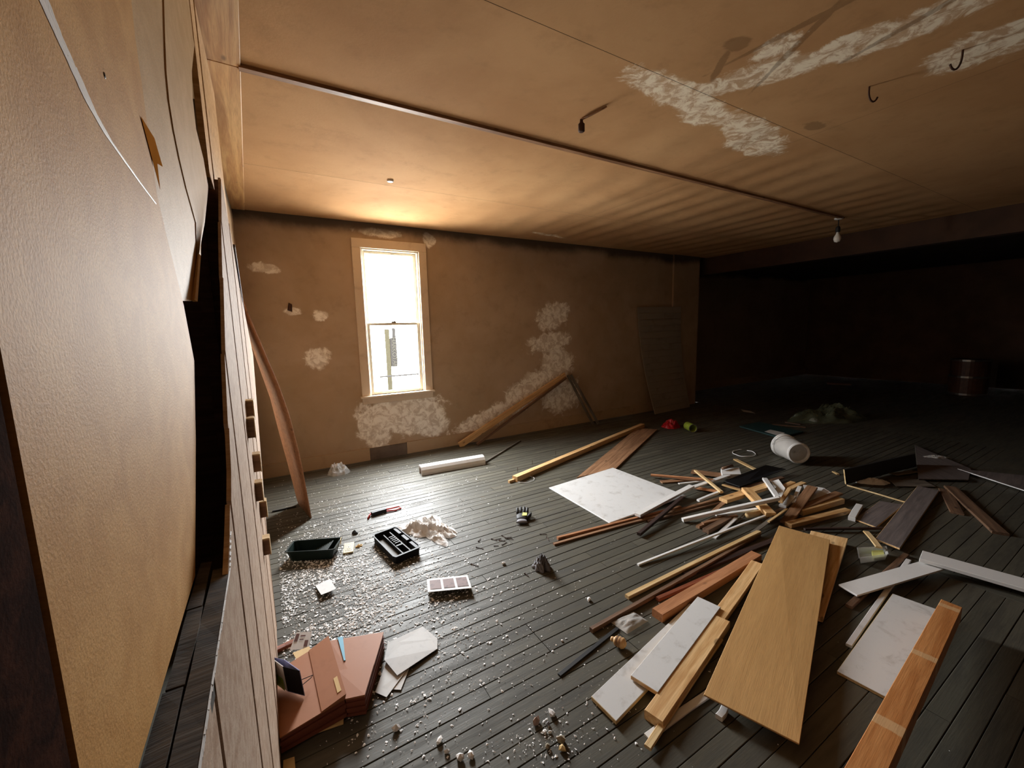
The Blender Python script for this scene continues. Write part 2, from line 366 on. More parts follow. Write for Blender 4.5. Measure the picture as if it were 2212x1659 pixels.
# floor planks, one object each; a cross board where the rows end
floor = struct(MB().box((-1.8, -2.7, -0.16), (15.3, 6.8, -0.022)).build('floor', M['under']))
PWID = 0.0816
plank_cache = {}
def plank(x0, x1, y0, y1, along='X'):
    L = round(x1-x0 if along == 'X' else y1-y0, 3); W = round((y1-y0 if along == 'X' else x1-x0)-0.003, 4)
    key = (L, W)
    if key not in plank_cache:
        mb = MB(); c = 0.002; h = 0.022
        prof = [(-W/2, -h), (-W/2, -c), (-W/2+c, 0), (W/2-c, 0), (W/2, -c), (W/2, -h)]
        mb.loft([[(-L/2+0.0015, y, z) for (y, z) in prof], [(L/2-0.0015, y, z) for (y, z) in prof]])
        plank_cache[key] = mb.build('floor_plank', M['floor'], floor); o = plank_cache[key]
    else:
        o = plank_cache[key].copy(); col.objects.link(o); o.parent = floor
    o.location = ((x0+x1)/2, (y0+y1)/2, rnd.uniform(-0.0012, 0.0008)); o.rotation_euler = (rnd.uniform(-0.010, 0.010), 0, 0 if along == 'X' else math.pi/2)
    return o
SEAM = 3.75
LENS = (1.2, 1.6, 2.0, 2.4, 3.0)
def rows(xa, xb, ya, yb, joints=()):
    y = ya; k = 0
    while y + PWID <= yb + 1e-6:
        x = xa; first = True
        while x < xb - 1e-6:
            L = rnd.choice(LENS)
            if first: L = rnd.choice((0.8, 1.2, 1.6, 2.0, 2.4, 2.8)); first = False
            x2 = min(xb, x+L)
            if xb-x2 < 0.5: x2 = xb
            plank(round(x, 3), round(x2, 3), y, y+PWID); x = x2
        y += PWID; k += 1
    return y
ymid = rows(-0.45, SEAM, -0.42, 1.22)
plank(SEAM, SEAM+0.095, -0.42, ymid, 'Y')
rows(SEAM+0.095, 6.35, -0.42, ymid)
rows(-0.45, 8.1, ymid, WY)
def floor_sheet(name, x0, x1, y0, y1):      # too far or too dark to tell the boards apart
    o = MB().box((x0, y0, -0.022), (x1, y1, -0.001)).build(name, M['floor'], floor); return o
floor_sheet('floor_far', 8.1, 15.2, -2.6, 6.75); floor_sheet('floor_dim', 6.35, 8.1, -2.6, ymid); floor_sheet('floor_near', -0.45, 6.35, -2.6, -0.42); floor_sheet('floor_hall', -1.75, -0.45, -2.6, WY)

# baseboards
bb = MB(); bb.box((-0.2, WY-0.022, 0.0), (1.06, WY, 0.155)); bb.box((-0.2, WY-0.026, 0.156), (1.06, WY, 0.168)); struct(bb.build('baseboard_left', M['base_paint']))
bb = MB(); bb.box((1.064, WY-0.020, 0.0), (1.56, WY, 0.160)); struct(bb.build('baseboard_window', plain('stained_base', srgb(112,96,82), 0.7, vary=0.4, scale=5)))
bb = MB(); bb.box((1.564, WY-0.022, 0.0), (7.09, WY, 0.155)); bb.box((1.564, WY-0.026, 0.156), (7.09, WY, 0.168)); struct(bb.build('baseboard_back', M['base_paint']))
struct(MB().box((AX1, 6.675, 0), (15.1, 6.70, 0.17)).build('baseboard_alcove', M['base_paint']))

# window
win = struct(empty('window_1', (1.5, WY, WZ0)))
def wpart(name, mat, *boxes, parent=None):
    mb = MB()
    for a, b_ in boxes: mb.box([a[i]-(1.5, WY, WZ0)[i] for i in range(3)] if parent is None else a, [b_[i]-(1.5, WY, WZ0)[i] for i in range(3)] if parent is None else b_)
    o = mb.build(name, M[mat], win); bv = o.modifiers.new('soft', 'BEVEL'); bv.width = 0.004; bv.segments = 1; return o
CW = 0.11
wpart('casing_side', 'casing', ((WX0-CW, WY-0.022, WZ0), (WX0, WY, WZ1)))
wpart('casing_side', 'casing', ((WX1, WY-0.022, WZ0), (WX1+CW, WY, WZ1)))
wpart('casing_head', 'casing', ((WX0-CW, WY-0.024, WZ1), (WX1+CW, WY, WZ1+0.115)))
wpart('window_stool', 'casing', ((WX0-CW-0.02, WY-0.055, WZ0-0.03), (WX1+CW+0.02, WY+0.06, WZ0)))
wpart('apron', 'casing', ((WX0-CW, WY-0.018, WZ0-0.11), (WX1+CW, WY, WZ0-0.03)))
wpart('jamb', 'sash', ((WX0, WY, WZ0), (WX0+0.018, WY+T, WZ1))); wpart('jamb', 'sash', ((WX1-0.018, WY, WZ0), (WX1, WY+T, WZ1)))
wpart('head_jamb', 'sash', ((WX0, WY, WZ1-0.018), (WX1, WY+T, WZ1))); wpart('outer_sill', 'sash', ((WX0, WY+0.06, WZ0-0.03), (WX1, WY+T+0.15, WZ0)))  # outer sill drawn out further, shaped to block steep light onto the ceiling
MIDZ = 1.814
def sash(name, y, z0, z1):
    a, b_ = WX0+0.018, WX1-0.018; s = 0.042
    o = wpart(name, 'sash', ((a, y, z0), (a+s, y+0.035, z1)), ((b_-s, y, z0), (b_, y+0.035, z1)), ((a+s, y, z0), (b_-s, y+0.035, z0+s)), ((a+s, y, z1-0.034), (b_-s, y+0.035, z1)))
    g = MB().box((a+s-1.5, y+0.016-WY, z0+s-WZ0), (b_-s-1.5, y+0.019-WY, z1-0.034-WZ0)).build('pane', M['glass'], o); return o
sash('upper_sash', WY+0.066, MIDZ-0.02, WZ1-0.018); sash('lower_sash', WY+0.028, WZ0, MIDZ+0.014)
lk = MB().box((-0.03, 0.03, MIDZ+0.014-WZ0), (0.03, 0.060, MIDZ+0.03-WZ0)); lk.tube([(0, 0.045, MIDZ+0.03-WZ0), (0.035, 0.045, MIDZ+0.04-WZ0)], 0.006); lk.build('sash_lock', M['metal'], win)

# ------------------------------------------------------------------ boards and sheets lying about
HEAP = 'scrap wood strewn over the floor'
def board_mesh(L, W, H, seed, warp=0.004, tip=0.0):
    r = random.Random(seed); mb = MB(); n = max(2, int(L/0.22)); c = min(0.003, W*0.12, H*0.2); rings = []
    a1, a2 = r.uniform(-warp, warp), r.uniform(-warp, warp)
    for k in range(n+1):
        t = k/n; x = -L/2+L*t; dy = a1*math.sin(math.pi*t); dz = a2*math.sin(math.pi*t)*0.5
        e = tip if k == n else (0.0)
        prof = [(-W/2+c, 0), (W/2-c, 0), (W/2, c), (W/2, H-c), (W/2-c, H), (-W/2+c, H), (-W/2, H-c), (-W/2, c)]
        rings.append([(x+(e*(y/W) if k in (0, n) else 0), y+dy, z+dz) for (y, z) in prof])
    mb.loft(rings); n8 = 8
    mb.mi = [0]*len(mb.f)
    return mb
def board(name, label, cat, mat, A, B, W, H, zA=0.0, zB=None, edge=None, roll=0.0, group=HEAP, parent=None, tip=0.0, warp=0.004):
    """a board whose top face runs from pixel A to pixel B of the survey photo; zA, zB = height of its underside"""
    zB = zA if zB is None else zB
    pa, pb = F(*A, zA+H), F(*B, zB+H); d = pb-pa; L = d.length
    mb = board_mesh(L, W, H, hash((A, B)) & 0xffff, warp, tip)
    mats = [M[mat]]
    if edge:
        mats.append(M[edge]); nf = len(mb.f)
        for i in range(nf):      # raw wood on the ends and long edges
            if i >= nf-2: mb.mi[i] = 1
            elif (i % 8) in (1, 2, 6, 7) or (i % 8) == 0: mb.mi[i] = 1
    Mx = frame((pa+pb)/2, d) @ Matrix.Rotation(roll, 4, 'X') @ Matrix.Translation((0, 0, -H))
    o = mb.build(name, mats, parent, matrix=Mx)
    if label: tag(o, label, cat, group)
    return o
def slab(name, label, cat, mats, corners, zs, H, group=HEAP):
    """a sheet given by its top corners as pixels of the survey photo, zs = heights of those corners"""
    zs = zs if hasattr(zs, '__len__') else [zs]*len(corners)
    P = [F(*c, z) for c, z in zip(corners, zs)]
    ctr = sum(P, Vector())/len(P); e1 = (P[1]-P[0]); e2 = P[2]-P[1]; xd = e1 if e1.length > e2.length else e2
    nrm = (P[1]-P[0]).cross(P[2]-P[1]).normalized()
    if nrm.z < 0: nrm = -nrm
    Mx = frame(ctr, xd, nrm); Mi = Mx.inverted()
    top = [Mi @ p for p in P]; bot = [Mi @ (p-nrm*H) for p in P]
    mats = mats if isinstance(mats, (list, tuple)) else [mats]
    mb = MB().prism(bot, top, 0, len(mats)-1)
    o = mb.build(name, [M[x] for x in mats], matrix=Mx); bv = o.modifiers.new('soft', 'BEVEL'); bv.width = min(0.002, H*0.2); bv.segments = 1
    if label: tag(o, label, cat, group)
    return o

# the large sheets and timbers
slab('hardboard_panel', 'wide tan hardboard sheet lying over pine boards', 'panel', ['hardboard', 'hardboard'], [(1683,1135),(1793,1166),(1727,1607),(1520,1500)], [0.100,0.085,0.062,0.062], 0.008, None)
slab('pine_board', 'flat knotty pine board half hidden under the tan hardboard sheet', 'board', ['pine'], [(1752,1146),(1832,1163),(1778,1337),(1690,1318)], [0.055,0.055,0.035,0.035], 0.022)
slab('white_hardboard', 'square white panel with grey shoe prints on the floor', 'panel', ['white_board', 'white_clean'], [(1186,1053),(1324,1010),(1482,1070),(1317,1129)], [0.016,0.036,0.034,0.014], 0.012, None)
board('timber', 'long nailed timber lying in front of the window wall', 'timber', 'pine', (1112,1029), (1388,915), 0.075, 0.062, 0.0)
board('wood_strip', 'split strip hanging off the near end of the long nailed timber', 'strip', 'pine', (1099,1038), (1150,1022), 0.03, 0.03, 0.0)
slab('plank', 'wide worn brown plank running under the square white panel', 'plank', ['brown_wood'], [(1375,925),(1420,927),(1330,1012),(1246,1031)], [0.024,0.024,0.022,0.022], 0.022)
slab('beam', 'thick orange beam with two pale bands across its face', 'beam', ['orange_wood'], [(2033,1294),(2079,1312),(1875,1760),(1765,1760)], [0.150,0.150,0.200,0.200], 0.085)
bmo = bpy.data.objects['beam']; bmm = wood('beam_wood', srgb(204,142,84), srgb(176,112,58), 0.55, 0.05); nt = bmm.node_tree; bp = nt.nodes['Principled BSDF']
src = bp.inputs['Base Color'].links[0].from_socket; t_ = N(nt, 'TexCoord'); sp = N(nt, 'SeparateXYZ'); nt.links.new(t_.outputs['Object'], sp.inputs[0])
nz = noise_(nt, t_.outputs['Object'], 22, 4, 0.7); xx = math_(nt, 'MULTIPLY_ADD', nz, 0.02, sp.outputs['X']); cc = src
for (px, py, w_) in ((2048,1312,0.022),(1988,1421,0.024),(1908,1578,0.032)):          # bands left bare where studs stood
    x0 = (bmo.matrix_world.inverted() @ F(px, py, 0.15)).x+0.01
    k_ = ramp(nt, math_(nt, 'ABSOLUTE', math_(nt, 'SUBTRACT', xx, x0)), w_, w_*0.8, 0, 0.75); cc = mixc(nt, k_, cc, srgb(206,168,122))
nt.links.new(cc, bp.inputs['Base Color']); bmo.data.materials[0] = bmm
slab('white_board', 'white melamine board with grey scuffs beside the orange beam', 'board', ['white_board', 'pale_wood'], [(1928,1282),(2024,1316),(1916,1506),(1808,1449)], [0.03,0.03,0.02,0.02], 0.018)
slab('white_board', 'wide white plank with mitred tip crossing two thin sticks', 'board', ['white_clean', 'white_clean'], [(1811,1262),(1990,1211),(2050,1226),(1852,1286)], [0.045,0.05,0.05,0.045], 0.012)
slab('white_plank', 'long white plank resting on the mitred white plank', 'plank', ['white_clean', 'white_clean'], [(1993,1189),(2400,1300),(2400,1326),(1986,1206)], [0.085,0.06,0.06,0.085], 0.024)
slab('white_board', 'short dirty white board, lowest of the two beside the pine timber', 'board', ['white_board', 'pale_wood'], [(1277,1504),(1489,1303),(1551,1326),(1331,1558)], [0.022,0.022,0.022,0.022], 0.02)
slab('white_board', 'dirty white board laid on top of another white board', 'board', ['white_board', 'pine'], [(1362,1459),(1507,1288),(1557,1311),(1421,1496)], [0.046,0.046,0.05,0.05], 0.02)
board('pine_timber', 'pine timber with knots along the topmost dirty white board', 'timber', 'pine', (1412,1546), (1560,1335), 0.085, 0.045, 0.0)
board('pine_plank', 'pale pine plank with two nail spots poking from under the hardboard sheet', 'plank', 'pine', (1545,1340), (1636,1214), 0.075, 0.03, 0.004, 0.03)
board('white_strip', 'thin white strip by the lower corner of the hardboard sheet', 'strip', 'white_clean', (1398,1591), (1560,1477), 0.035, 0.01, 0.0)
board('wood_stick', 'split pale stick lying along the pine timber', 'stick', 'pale_wood', (1399,1612), (1556,1378), 0.03, 0.014, 0.012, 0.01)
board('white_block', 'small white block in front of the hardboard sheet', 'block', 'white_clean', (1553,1546), (1566,1526), 0.03, 0.022, 0.0)
board('orange_timber', 'thick orange timber pointing at the hardboard sheet', 'timber', 'orange_wood', (1420,1321), (1634,1194), 0.075, 0.05, 0.0)
board('red_strip', 'thin red brown strip behind the orange timber', 'strip', 'red_wood', (1420,1291), (1622,1203), 0.03, 0.022, 0.0)
board('dark_strip', 'dark grey strip running beyond the red brown strip', 'strip', 'dark_wood', (1480,1240), (1690,1158), 0.05, 0.016, 0.0)
board('wood_stick', 'long pale yellow stick, thickest of the parallel sticks', 'stick', 'pale_wood', (1354,1286), (1640,1146), 0.035, 0.022, 0.0, 0.02)
board('wood_stick', 'thin greenish lath continuing the long pale yellow stick', 'stick', 'grey_wood', (1626,1150), (1694,1101), 0.035, 0.008, 0.03, 0.07)
board('wood_stick', 'longest thin stick with a pale top edge beside the plastic bag', 'stick', 'old_wood', (1277,1357), (1640,1152), 0.028, 0.026, 0.0)
board('white_strip', 'long thin white strip running out from the heap over bare boards', 'strip', 'white_clean', (1378,1218), (1655,1112), 0.022, 0.014, 0.0, 0.05)
board('black_strip', 'narrow black strip lying across the floorboards', 'strip', 'black_matte', (1208,1457), (1334,1356), 0.022, 0.008, 0.0)

# the heap in the middle
board('brown_stick', 'orange brown stick, upper of the two under the white panel edge', 'stick', 'orange_wood', (1204,1160), (1470,1093), 0.03, 0.024, 0.0)
board('brown_stick', 'pale brown stick, lower of the two under the white panel edge', 'stick', 'brown_wood', (1196,1174), (1400,1118), 0.03, 0.014, 0.0)
board('brown_stick', 'brown stick running deep under the heap', 'stick', 'brown_wood', (1392,1120), (1560,1074), 0.035, 0.02, 0.0, 0.01)
board('brown_stick', 'thin brown stick in front of the heap near the floor', 'stick', 'old_wood', (1400,1124), (1565,1082), 0.022, 0.016, 0.0)
board('dark_stick', 'dark stained stick lying across the brown sticks', 'stick', 'dark_wood', (1380,1151), (1474,1072), 0.035, 0.025, 0.012, 0.05)
board('white_trim', 'broad white trim along the edge of the square panel', 'trim', 'white_clean', (1377,1110), (1494,1048), 0.06, 0.025, 0.03, 0.055)
board('white_trim', 'white trim strip continuing up into the heap', 'trim', 'white_clean', (1494,1052), (1574,1025), 0.05, 0.016, 0.045, 0.05)
board('wood_stick', 'tan stick sticking out of the heap towards the window', 'stick', 'orange_wood', (1406,1024), (1540,1035), 0.03, 0.022, 0.02, 0.05)
board('brown_board', 'thin reddish board under the tan stick', 'board', 'brown_wood', (1428,1040), (1515,1034), 0.07, 0.012, 0.0, 0.01)
board('brown_board', 'wide brown board at the back of the heap', 'board', 'brown_wood', (1494,1017), (1580,1028), 0.12, 0.018, 0.01, 0.02)
board('wood_stick', 'yellow stick set at an angle across the tan stick', 'stick', 'pale_wood', (1502,1015), (1559,1061), 0.032, 0.02, 0.07, 0.08)
board('white_strip', 'short white strip meeting the yellow stick', 'strip', 'white_clean', (1508,1079), (1556,1060), 0.03, 0.02, 0.05, 0.06)
board('white_strip', 'thin white strip under the yellow stick', 'strip', 'white_clean', (1466,1044), (1585,1031), 0.025, 0.01, 0.02, 0.03)
slab('white_block', 'white square offcut at the back of the heap', 'block', ['white_clean', 'white_clean'], [(1557,1012),(1597,1010),(1601,1024),(1560,1025)], 0.07, 0.04)
mbk = MB(); p0, p1 = F(1561,1012,0.095), F(1582,1006,0.095); mbk.tube([p0, p0.lerp(p1,0.5), p1], 0.016, 10)
tag(mbk.build('dowel', M['old_wood'], smooth=True), 'stub of brown dowel on the white square offcut', 'dowel', HEAP)
board('pale_board', 'pale flat board end beyond the black panel', 'board', 'pale_wood', (1588,991), (1640,1017), 0.05, 0.014, 0.0, 0.01)
slab('black_laminate', 'flat black panel leaning on the back of the heap', 'panel', ['black', 'black'], [(1563,1039),(1654,1004),(1698,1013),(1598,1051)], [0.05,0.10,0.06,0.05], 0.012)
board('brown_lath', 'brown lath under the front edge of the black panel', 'lath', 'brown_wood', (1562,1046), (1600,1056), 0.03, 0.012, 0.04, 0.04)
board('pine_block', 'short pine block lying under the crossing pine block', 'block', 'pine', (1562,1077), (1660,1046), 0.085, 0.035, 0.05, 0.07)
board('pine_block', 'thick pine block laid across the middle of the heap', 'block', 'pine', (1612,1053), (1666,1108), 0.085, 0.04, 0.105, 0.05)
board('white_strip', 'white square strip across the thick pine block', 'strip', 'white_clean', (1474,1120), (1682,1073), 0.036, 0.03, 0.005, 0.145)
board('white_strip', 'white strip standing up from the heap to a corner', 'strip', 'white_clean', (1652,1032), (1680,1072), 0.045, 0.025, 0.08, 0.135)
slab('white_sheet', 'curved white offcut leaning in the heap', 'offcut', ['white_clean', 'white_clean'], [(1665,1040),(1682,1035),(1696,1054),(1688,1076)], [0.07,0.10,0.10,0.05], 0.006)
board('brown_stick', 'brown stick with broken end in the front of the heap', 'stick', 'brown_wood', (1507,1136), (1570,1106), 0.035, 0.022, 0.0, 0.02)
board('brown_stick', 'light brown stick above the one with the broken end', 'stick', 'brown_wood', (1518,1129), (1592,1112), 0.03, 0.015, 0.022, 0.03)
board('brown_board', 'brown block with pale sawn end at the front of the heap', 'board', 'old_wood', (1524,1143), (1575,1116), 0.055, 0.035, 0.0, 0.01)
board('white_lath', 'white lath poking out lowest of the heap', 'lath', 'white_clean', (1543,1161), (1590,1118), 0.03, 0.01, 0.0, 0.03)
board('grey_lath', 'short grey lath beside the lowest white lath', 'lath', 'grey_wood', (1588,1128), (1610,1109), 0.025, 0.012, 0.0, 0.02)
board('white_wedge', 'long thin white wedge under the square strip', 'wedge', 'white_clean', (1546,1111), (1642,1097), 0.035, 0.014, 0.03, 0.05)
mbk = MB(); p0, p1 = F(1614,1114,0.04), F(1650,1106,0.05); mbk.tube([p0, p0.lerp(p1,0.5), p1], 0.026, 10)
tag(mbk.build('round_molding', M['pale_wood'], smooth=True), 'short pale round molding under the pine block', 'molding', HEAP)
board('brown_board', 'dark brown rough board leaning out of the heap above the hardboard', 'board', 'brown_wood', (1697,1128), (1755,1050), 0.085, 0.02, 0.0, 0.10)
board('brown_board', 'brown board fanned behind the tan quarter log', 'board', 'brown_wood', (1722,1098), (1812,1063), 0.07, 0.02, 0.03, 0.05)
board('tan_molding', 'tan wooden quarter log at the edge of the heap', 'molding', 'pine', (1727,1100), (1816,1075), 0.07, 0.05, 0.0)
board('orange_board', 'tan rounded board nearest the hardboard sheet', 'board', 'pine', (1703,1130), (1832,1099), 0.06, 0.035, 0.0)
slab('white_sheet', 'torn white sheet sticking up between brown boards', 'offcut', ['white_clean', 'white_clean'], [(1735,1047),(1780,1054),(1796,1064),(1745,1090)], [0.09,0.09,0.06,0.04], 0.006)
board('white_lath', 'white lath standing beside the dark brown rough board', 'lath', 'white_clean', (1713,1084), (1728,1050), 0.035, 0.012, 0.06, 0.09)
board('pine_stick', 'short pine stick in the crown of the heap', 'stick', 'pine', (1686,1082), (1706,1054), 0.035, 0.02, 0.08, 0.10)
board('pine_stick', 'pine offcut crossing at the far end of the heap', 'stick', 'pine', (1698,1058), (1736,1041), 0.05, 0.02, 0.06, 0.06)
board('pine_stick', 'pine offcut beside the curved white offcut', 'stick', 'pine', (1692,1050), (1713,1040), 0.05, 0.02, 0.05, 0.05)
board('white_strip', 'dirty white offcut buried in the crown of the heap', 'strip', 'white_board', (1690,1092), (1712,1070), 0.06, 0.02, 0.04, 0.07)
board('wood_stick', 'curved pale lath tip resting on the dark rough board', 'stick', 'pale_wood', (1660,1126), (1700,1098), 0.02, 0.01, 0.06, 0.09)
board('brown_lath', 'brown lath lying behind the crown of the heap', 'lath', 'old_wood', (1600,1055), (1690,1030), 0.05, 0.014, 0.01, 0.03)
board('brown_lath', 'grey brown lath slanting under the white corner strip', 'lath', 'old_wood', (1610,1064), (1668,1036), 0.03, 0.014, 0.04, 0.05)
board('brown_lath', 'brown lath crossing below the yellow stick', 'lath', 'orange_wood', (1500,1052), (1560,1062), 0.06, 0.012, 0.01, 0.02)
board('brown_lath', 'pale lath from the yellow stick to the pine block', 'lath', 'pale_wood', (1560,1046), (1600,1058), 0.025, 0.012, 0.06, 0.05)
board('brown_lath', 'thin brown lath beneath the pine block', 'lath', 'brown_wood', (1540,1105), (1572,1078), 0.04, 0.012, 0.02, 0.045)
board('brown_lath', 'old lath running under the heap to the tan quarter log', 'lath', 'old_wood', (1655,1118), (1740,1072), 0.05, 0.015, 0.02, 0.03)
board('white_block', 'white block lying alone beside the dark laminate plank', 'block', 'white_clean', (1840,1117), (1857,1089), 0.05, 0.035, 0.0)
board('dark_stick', 'thin dark rod across the end of the hardboard sheet', 'stick', 'dark_wood', (1738,1141), (1908,1139), 0.022, 0.018, 0.012)
board('wood_stick', 'short pale stick leaning on the clear plastic tray', 'stick', 'pale_wood', (1871,1147), (1899,1181), 0.04, 0.012, 0.01, 0.06)
board('wood_stick', 'brown stick under the mitred white plank', 'stick', 'old_wood', (1834,1307), (1958,1196), 0.035, 0.02, 0.0)
board('white_strip', 'thin white strip beside the scuffed white melamine board', 'strip', 'white_paint', (1834,1392), (1963,1208), 0.028, 0.016, 0.0, 0.01)
board('pale_lath', 'tiny pale lath beside the bucket shadow', 'lath', 'pale_wood', (1800,1018), (1811,1024), 0.03, 0.01, 0.0)

# dark laminate and black shelving on the far side
slab('laminate_plank', 'dark laminate plank with a pale sawn end by the plastic tray', 'plank', ['laminate', 'pine'], [(1982,1049),(2029,1059),(1944,1184),(1891,1163)], [0.03,0.03,0.035,0.035], 0.016)
slab('laminate_plank', 'shorter dark laminate plank beside the white block', 'plank', ['laminate', 'pine'], [(1900,1082),(1952,1090),(1893,1138),(1847,1121)], [0.016,0.016,0.018,0.018], 0.014)
p = [F(1828,1046,0.012), F(1980,1008,0.012)]; ph = [F(1828,1046,0.012)+Vector((-0.015,0.02,0.155)), F(1980,1008,0.012)+Vector((-0.015,0.02,0.150))]
nv = Vector((0.010, 0.013, 0)); mbk = MB().prism([p[0], p[1], ph[1], ph[0]], [q+nv for q in (p[0], p[1], ph[1], ph[0])])
bo = mbk.build('black_shelf', M['black_matte']); tag(bo, 'black shelf board standing on its long edge', 'shelf', None)
q0, q1 = p[0]+Vector((-0.006,0,0)), ph[0]+Vector((-0.006,0,0))
mbe = MB().prism([q0, q0+nv, q1+nv, q1], [v_+Vector((-0.004,-0.003,0)) for v_ in (q0, q0+nv, q1+nv, q1)]); mbe.build('raw_edge', M['pale_wood'], bo)
board('wood_strip', 'thin pale strip along the foot of the black shelf board', 'strip', 'pale_wood', (1830,1047), (1964,1086), 0.012, 0.012, 0.0)
slab('dark_sheet', 'large dark brown sheet lying flat behind the black shelf board', 'sheet', ['laminate', 'grey_wood'], [(1976,961),(2098,1012),(2092,1036),(1984,1034)], 0.03, 0.012)
slab('dark_sheet', 'long dark sheet with white edges beyond the brown boards', 'sheet', ['laminate', 'white_clean'], [(2068,1012),(2330,1039),(2330,1096),(2152,1039)], 0.035, 0.012)
board('brown_board', 'long brown board on the bare dark floor', 'board', 'old_wood', (2053,1050), (2162,1150), 0.095, 0.022, 0.01, 0.0)
board('brown_board', 'short brown board next to the longer one on dark floor', 'board', 'old_wood', (2040,1056), (2068,1107), 0.085, 0.018, 0.0)
slab('grey_sheet', 'narrow grey sheet under the dark brown sheet', 'sheet', ['grey_wood', 'grey_wood'], [(1922,1038),(1990,1034),(2022,1051),(1936,1050)], 0.015, 0.006)
slab('grey_sheet', 'grey sliver of sheet behind the crumpled white plastic', 'sheet', ['grey_wood', 'grey_wood'], [(1918,1022),(1968,1016),(1985,1020),(1940,1027)], 0.018, 0.005)

# ------------------------------------------------------------------ timbers and panels leaning on the window wall
LEAN = 'timbers leaning on the window wall'
def stick3d(name, label, cat, mat, a, b_, W, H, up=Vector((0,-1,0)), group=LEAN):
    a, b_ = Vector(a), Vector(b_); d = b_-a
    o = board_mesh(d.length, W, H, hash(label) & 0xffff).build(name, M[mat], matrix=frame((a+b_)/2, d, up) @ Matrix.Translation((0,0,-H/2)))
    return tag(o, label, cat, group)
ap = AY(1224, 810, WY-0.06)
stick3d('timber', 'broad pine timber slanting up the window wall', 'timber', 'pine', F(990,961,0.02)+Vector((0,-0.04,0)), ap+Vector((-0.03,0,0)), 0.095, 0.03)
stick3d('timber', 'thinner timber slanting in front of the broad one', 'timber', 'old_wood', F(1024,957,0.015)+Vector((0,-0.10,0)), ap+Vector((-0.05,-0.05,-0.04)), 0.04, 0.03)
stick3d('wood_strip', 'inner of two grey strips dropping from the slanting timbers', 'strip', 'grey_wood', ap+Vector((0.0,-0.03,0.0)), F(1273,914,0.01)+Vector((0,-0.10,0)), 0.045, 0.02)
stick3d('wood_strip', 'outer of two grey strips dropping from the slanting timbers', 'strip', 'grey_wood', ap+Vector((0.07,-0.03,0.0)), F(1284,913,0.01)+Vector((0,-0.10,0)), 0.045, 0.02)
stick3d('wood_strip', 'thin grey stick behind the end of the white molding', 'strip', 'grey_wood', F(1044,1001,0.01), F(1124,952,0.012), 0.02, 0.02, Vector((0,0,1)), None)
# grey beadboard sheet bowed against the wall
bd = empty('beadboard_panel', (5.95, WY-0.25, 0)); tag(bd, 'grey beadboard panel bowed against the window wall', 'panel')
TL, TR, BL, BR = AY(1377,663,WY-0.05), AY(1471,662,WY-0.07), F(1397,889,0.0), F(1484,867,0.0)
BL = Vector((BL.x-0.10, WY-0.30, 0.004)); BR = Vector((7.45, WY-0.24, 0.004))
ns = 17
for k in range(ns):
    t0, t1 = (k+0.02)/ns, (k+0.98)/ns
    def pt(s, t):
        P = BL.lerp(BR, s).lerp(TL.lerp(TR, s), t); P = P + Vector((0, 0.10*math.sin(math.pi*t)*0.8, 0)); P.y = min(P.y, WY-0.045); return P - bd.location
    q = [pt(0,t0), pt(1,t0), pt(1,t1), pt(0,t1)]
    MB().prism([v_+Vector((0,0.010,0)) for v_ in q], q).build('slat', M['grey_panel'], bd)

# ------------------------------------------------------------------ left side: plank lining, ledge, plywood, top plate
XP = -0.10
lin = struct(empty('wall_lining', (XP, 1.6, 0)))
ypts = [0.30, 0.62, 0.88, 1.06, 1.21, 1.35, 1.58, 1.80, 2.05, 2.30, 2.62]
prof = [(0.0,1.260),(0.90,1.260),(1.0,1.31),(1.12,1.37),(1.35,1.66),(1.78,2.08),(2.1,2.36),(2.62,1.96)]
def topz(y):
    for (a, za), (b_, zb) in zip(prof, prof[1:]):
        if a <= y <= b_: return za+(zb-za)*(y-a)/(b_-a)
    return prof[-1][1]
M['lining'] = wood('lining', srgb(206,184,164), srgb(178,150,128), 0.75, 0.12, knots=False); M['lining'].node_tree.nodes['Principled BSDF'].inputs['Specular IOR Level'].default_value = 0.08
for k in range(len(ypts)-1):
    a, b_ = ypts[k]+0.004, ypts[k+1]-0.005; dx = 0.002*(k % 2)
    yy = [a, (a+b_)/2, b_]; pts = [(XP+dx, a, 0.002), (XP+dx, b_, 0.002)]+[(XP+dx, y, topz(y)) for y in yy[::-1]]
    pts = [Vector(q) for q in pts]; o3 = Vector((XP,1.6,0))
    MB().prism([q-o3+Vector((-0.009,0,0)) for q in pts], [q-o3 for q in pts]).build('lining_board', M['lining'], lin)
pts = [Vector((XP+0.004, y, z)) for (y, z) in ((2.63,0.002),(2.66,0.57),(3.10,1.02),(3.62,1.56),(3.0,1.80),(2.70,1.90),(2.63,1.95))]; o3 = Vector((XP,1.6,0))
MB().prism([q-o3+Vector((-0.009,0,0)) for q in pts], [q-o3 for q in pts]).build('lining_board', M['lining'], lin)
MB().box((-0.06,-1.3,0), (-0.03,1.0,1.20)).build('backing', M['dark_wood'], lin)
# stepped cleats along the far end of the lining
for i, (px, py) in enumerate(((541,886),(543,925),(556,1000),(560,1062),(570,1100),(577,1180))):
    P = AX(px, py, XP+0.016); hh = 0.075
    o = MB().box((-0.002,0.0,-hh/2), (0.026,0.05,hh/2)).build('cleat', M['brown_wood'], lin); o.location = Vector((XP, P.y-0.01, P.z))-o3
    e = MB().box((0.0262,0.001,-hh/2-0.004), (0.030,0.05,hh/2+0.004)).box((-0.002,0.001,hh/2), (0.0262,0.05,hh/2+0.006)).build('cleat_lit_edge', M['pale_wood'], o)  # pale strips paint the lit top and side outline of each cleat
